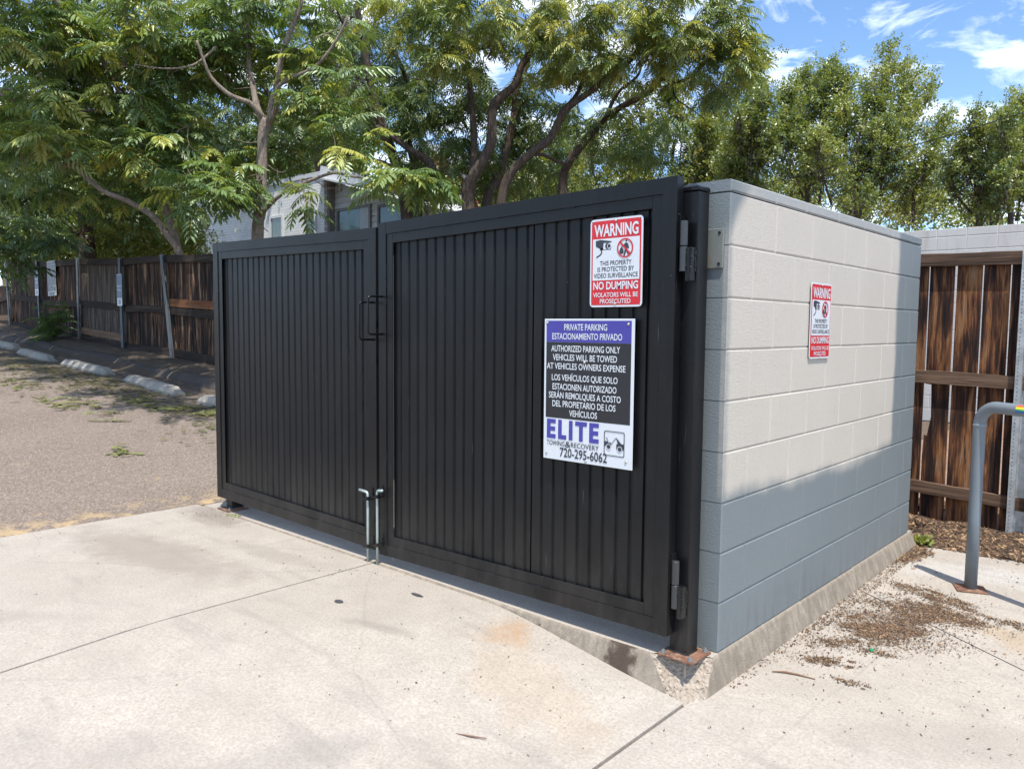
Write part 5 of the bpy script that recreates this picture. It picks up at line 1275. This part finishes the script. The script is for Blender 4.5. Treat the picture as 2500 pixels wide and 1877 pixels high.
mb = MB(); mb.prism([(-5.5, -.5, 3.4), (5.5, -.5, 3.4), (5.5, 3, 5.0), (-5.5, 3, 5.0)], (0, .001, .15)); mb.prism([(-5.5, 3.001, 5.0), (5.5, 3.001, 5.0), (5.5, 6.5, 3.4), (-5.5, 6.5, 3.4)], (0, .001, .15)); mb.build('roof', ROOFG, yh)
for x in (-3, 0, 3):
    mb = MB(); mb.box(x-.6, x+.6, -.04, .02, 1.1, 2.4); o = mb.build('window', WINF, yh); mb = MB(); mb.box(x-.5, x+.5, -.05, -.045, 1.2, 2.3); mb.build('pane', GLS, o)
rh = thing('red_house', at(1045, 560, 40), 'red gabled house end barely showing between the dark stems', 'house'); rh.location.z = .8
REDP = simple('red_paint', (.30,.05,.05), .7, 0, .15, 3)
zt = at(1040, 385, 40).z-.8
mb = MB(); mb.prism([(-2.6, 0, 0), (2.6, 0, 0), (2.6, 0, zt-1.3), (0, 0, zt+.5), (-2.6, 0, zt-1.3)], (0, 6, 0)); mb.build('wall', REDP, rh)
mb = MB(); mb.bar((-3, 3, zt-1.5), (0.02, 3, zt+.62), 6.6, .1, up=(0, 0, 1)); mb.bar((3, 3, zt-1.5), (-.02, 3, zt+.62), 6.6, .1, up=(0, 0, 1)); mb.build('roof', ROOFG, rh)

# ------------------------------------------------------------------ litter
CHIP = NT('bark_chips'); a_ = CHIP.n('ShaderNodeAttribute', attribute_name='tint'); CHIP = CHIP.set(CHIP.ramp(a_.outputs['Fac'], [(0, (.03,.019,.012)), (.5, (.105,.062,.036)), (.8, (.21,.128,.07)), (1, (.38,.25,.14))]), .9)
def chips(name, spots, seed, mats, size=(.004, .016), zf=zg, flat=.4):
    r = np.random.RandomState(seed); V = []; F = []; T = []
    for (cx, cy, rx, ry, rot, n, dens) in spots:
        sub = r.normal(size=(13, 2))*.55; sw = r.uniform(.08, .32, 13)
        for i in range(n):
            kk = r.randint(13); v = (sub[kk]+r.normal(size=2)*sw[kk]*(1 if r.uniform() < .8 else 2.5)) if dens == 'g' else r.uniform(-1, 1, 2)
            x = cx+v[0]*rx*math.cos(rot)-v[1]*ry*math.sin(rot); y = cy+v[0]*rx*math.sin(rot)+v[1]*ry*math.cos(rot)
            L_ = r.uniform(*size)*r.choice([1, 1, 1, 1.8]); w = L_*r.uniform(.18, .5); a = r.uniform(0, 3.14); z = zf(x, y)+r.uniform(.0015, .005); tl = r.uniform(-flat, flat)
            dx, dy = math.cos(a)*L_/2, math.sin(a)*L_/2; ex, ey = -math.sin(a)*w/2, math.cos(a)*w/2; n0 = len(V); h = w*.5
            V += [(x-dx, y-dy, z-tl*L_*.2), (x+ex, y+ey, z), (x+dx, y+dy, z+tl*L_*.4+.001), (x-ex, y-ey, z), (x, y, z+h)]
            F += [(n0, n0+4, n0+1), (n0+1, n0+4, n0+2), (n0+2, n0+4, n0+3), (n0+3, n0+4, n0)]; T += [r.uniform(0, 1)**1.3]*5
    me = raw_mesh(name, np.array(V), np.array(F), mats, None, np.array(T)); return tag(link(name, me), kind='stuff')
def gp_(px, py, z=-.118):
    d = at(px, py, 1)-CAM; k = (z-CAM.z)/d.z; q = CAM+d*k; return q.x, q.y
spots = []
for (px, py, rx, ry, rot, n) in ((2124, 1535, .19, .11, .5, 6500), (2180, 1500, .26, .13, .3, 5000), (2020, 1612, .08, .045, .4, 900), (2060, 1570, .14, .05, .8, 900), (2268, 1458, .28, .11, -.5, 3600), (2310, 1505, .22, .10, -.4, 3200), (2200, 1480, .22, .12, .2, 1500), (2075, 1665, .06, .03, 0, 220), (2470, 1530, .10, .06, -.3, 500), (1960, 1600, .25, .10, .9, 200), (2200, 1530, .42, .22, .3, 2600), (2150, 1580, .3, .12, .5, 1200)):
    x, y = gp_(px, py); spots.append((x, y, rx, ry, rot, n, 'g'))
spots.append((.075, 1.75, .035, 1.0, 0, 1800, 'u')); spots.append((.06, .5, .02, .5, 0, 240, 'u')); spots.append((.7, 1.3, .7, 1.2, 0, 800, 'u')); spots.append((.9, -.6, .9, .8, 0, 220, 'u'))
chips('bark_debris', spots, 7, [CHIP], (.003, .012))
chips('mulch_chips', [(.5, 2.95, .7, .23, -.04, 6400, 'u'), (.4, 2.72, .6, .06, -.06, 1500, 'g'), (1.1, 2.9, .5, .25, -.1, 1600, 'u'), (.06, 2.45, .06, .25, 0, 700, 'g')], 8, [CHIP], (.008, .035), lambda x, y: zmul(x, y) if y > 2.72-.06*x else zg(x, y), .9)
GRIT = [CHIP]
chips('grit', [(-2.2, -1.6, 1.9, 1.6, 0, 520, 'u'), (-.6, -.6, .5, .4, 0, 160, 'u'), (-3.6, -.3, .4, .15, 0, 260, 'g'), (-1.9, -.35, .3, .12, 0, 90, 'g')], 9, GRIT, (.003, .009))
# fallen green leaves on the asphalt
r = np.random.RandomState(12); P = []; D = []; Sx = []; T = []
def scatter(cx, cy, rx, ry, n, s0, s1, lo, hi):
    for i in range(n):
        v = r.normal(size=2)*.55; x, y = cx+v[0]*rx, cy+v[1]*ry
        if x > -4.1 or y > 2.75: continue
        P.append((x, y, LOTZ(x, y)+r.uniform(.008, .03))); a = r.uniform(0, 6.28); D.append((math.cos(a), math.sin(a), r.uniform(-.02, .08))); Sx.append(r.uniform(s0, s1)); T.append(r.uniform(lo, hi))
for (cx, cy, rx, ry, n) in ((-9.5, 1.65, 3.2, .45, 900), (-13, 1.5, 3.5, .7, 1200), (-17, 1.4, 4, .9, 900), (-7.6, 1.9, 1.2, .5, 300), (-11, .8, 3, .6, 260), (-6.7, 1.3, .7, .5, 90), (-16, .3, 4, .7, 240), (-22, 1, 4, 1.2, 400)): scatter(cx, cy, rx, ry, n, .03, .13, .0, .8)
for (px, py, rx, ry, n) in ((130, 985, .8, .10, 26), (215, 984, .6, .08, 18), (335, 982, .5, .1, 16), (380, 998, .35, .12, 14), (258, 1011, .22, .05, 7), (450, 996, .3, .1, 12), (512, 1010, .25, .12, 14), (300, 1100, .22, .035, 12), (20, 936, .7, .1, 14), (258, 1029, .1, .03, 3), (430, 963, .4, .1, 12), (60, 936, .6, .1, 12)):
    d = at(px, py, 1)-CAM; k = 1.0
    for _ in range(40):
        q = CAM+d*k; k *= 1+(q.z-LOTZ(q.x, q.y))/max(.2, CAM.z-q.z+.2)*.6
    scatter(q.x, q.y, rx*.8, ry*.8, n, .10, .24, .5, 1.0)
LIT = m_leaf('wilted_leaf', (.075,.060,.028), (.17,.185,.06), (.27,.31,.10), .2, .5)
flat = [(V*np.array([1, 1, .25]), F, MI) for V, F, MI in (pinnate(7, .1, .24, .09, .008, 21), pinnate(6, .06, .26, .10, .008, 22), sprig(6, .4, .22, 9, .6))]
tag(link('leaf_litter', place(flat, np.array(P), np.array(D), np.array(Sx), np.array(T), r, .12, [LIT, STALK], 'leaf_litter')), kind='stuff')
# a few separate small things
def on_ground(px, py, z=-.12): x, y = gp_(px, py, z); return Vector((x, y, zg(x, y)))
p = on_ground(1935, 1647); mb = MB(); mb.tube([(-.075, -.03, .004), (-.03, -.004, .007), (.02, .012, .006), (.085, .022, .004)], [.002, .004, .0035, .002], 6)
o = mb.build('twig', simple('dry_twig', (.22,.13,.075), .8, 0, .3, 30), smooth=True); o.location = p; tag(o, 'dry brown twig lying on the pale concrete below the grey wall', 'twig')
p = on_ground(1148, 1776, -.07); mb = MB(); mb.tube([(-.05, -.02, .004), (0, 0, .006), (.05, .03, .004)], [.0015, .003, .0015], 6)
o = mb.build('twig', simple('dry_twig_brown', (.2,.12,.08), .8, 0, .3, 30), smooth=True); o.location = p; tag(o, 'short thin twig lying alone on the wide concrete before the gate', 'twig')
p = on_ground(2128, 1592); mb = MB(); mb.tube([(0, 0, .002), (0, 0, .010), (0, 0, .0125)], [.010, .010, .008], 18)
o = mb.build('bottle_cap', simple('green_plastic', (.01,.22,.09), .35), bevel=.001); o.location = p; o.rotation_euler = (.25, .1, 0); tag(o, 'tiny green bottle cap among the brown bark debris', 'cap')
p = on_ground(552, 1257, 0.0); me = place([pinnate(4, .1, .3, .16, .008, 3)], np.zeros((1, 3)), np.array([[1., .3, .05]]), np.array([.12]), np.array([.8]), r, .05, [LIT, STALK], 'fallen_leaf')
o = link('fallen_leaf', me); o.location = p+Vector((0, 0, .008)); tag(o, 'single green leaf lying on the concrete by the foot of the far gate post', 'leaf')
for i, (px, py, rr_, z) in enumerate(((1378, 547*2.0, 0, 0),)): pass
GUM = simple('dark_spot', (.07,.07,.075), .6, 0, .2, 20)
for (px, py, rx, ry, lb) in ((827, 1479, .026, .017, 'dark grey oval stain on the concrete in front of the drop rods'), (1018, 1463, .040, .012, 'long dark grey smear on the concrete below the right gate leaf')):
    p = on_ground(px, py, -.02); mb = MB(); mb.poly([(rx*math.cos(a)*(1+.08*math.sin(3*a)), ry*math.sin(a), .0045) for a in [2*math.pi*k/24 for k in range(24)]]); o = mb.build('ground_stain', GUM); o.location = p; tag(o, kind='structure')
# green weed in the kerb corner
t = Tree('weed', (.06, 2.70, zg(.06, 2.7)), 'little bright green weed in the corner between kerb and mulch', 'plant', None, 303)
for i in range(16):
    a = t.rng.uniform(0, 6.28); t.P.append(np.array([.07, 2.70, zg(.06, 2.7)+.005])+t.rng.normal(size=3)*[.012, .012, 0]); t.D.append(np.array([math.cos(a), math.sin(a), t.rng.uniform(.5, 1.6)])); t.S.append(t.rng.uniform(.05, .10)); t.T.append(t.rng.uniform(.5, .85))
t.limb([(.07, 2.7, zg(.06, 2.7)), (.072, 2.7, zg(.06, 2.7)+.04)], .003, .002, n=5, per=2)
t.done(BARK3, [sprig(5, .5, .4, 3)], [LF3, STALK])
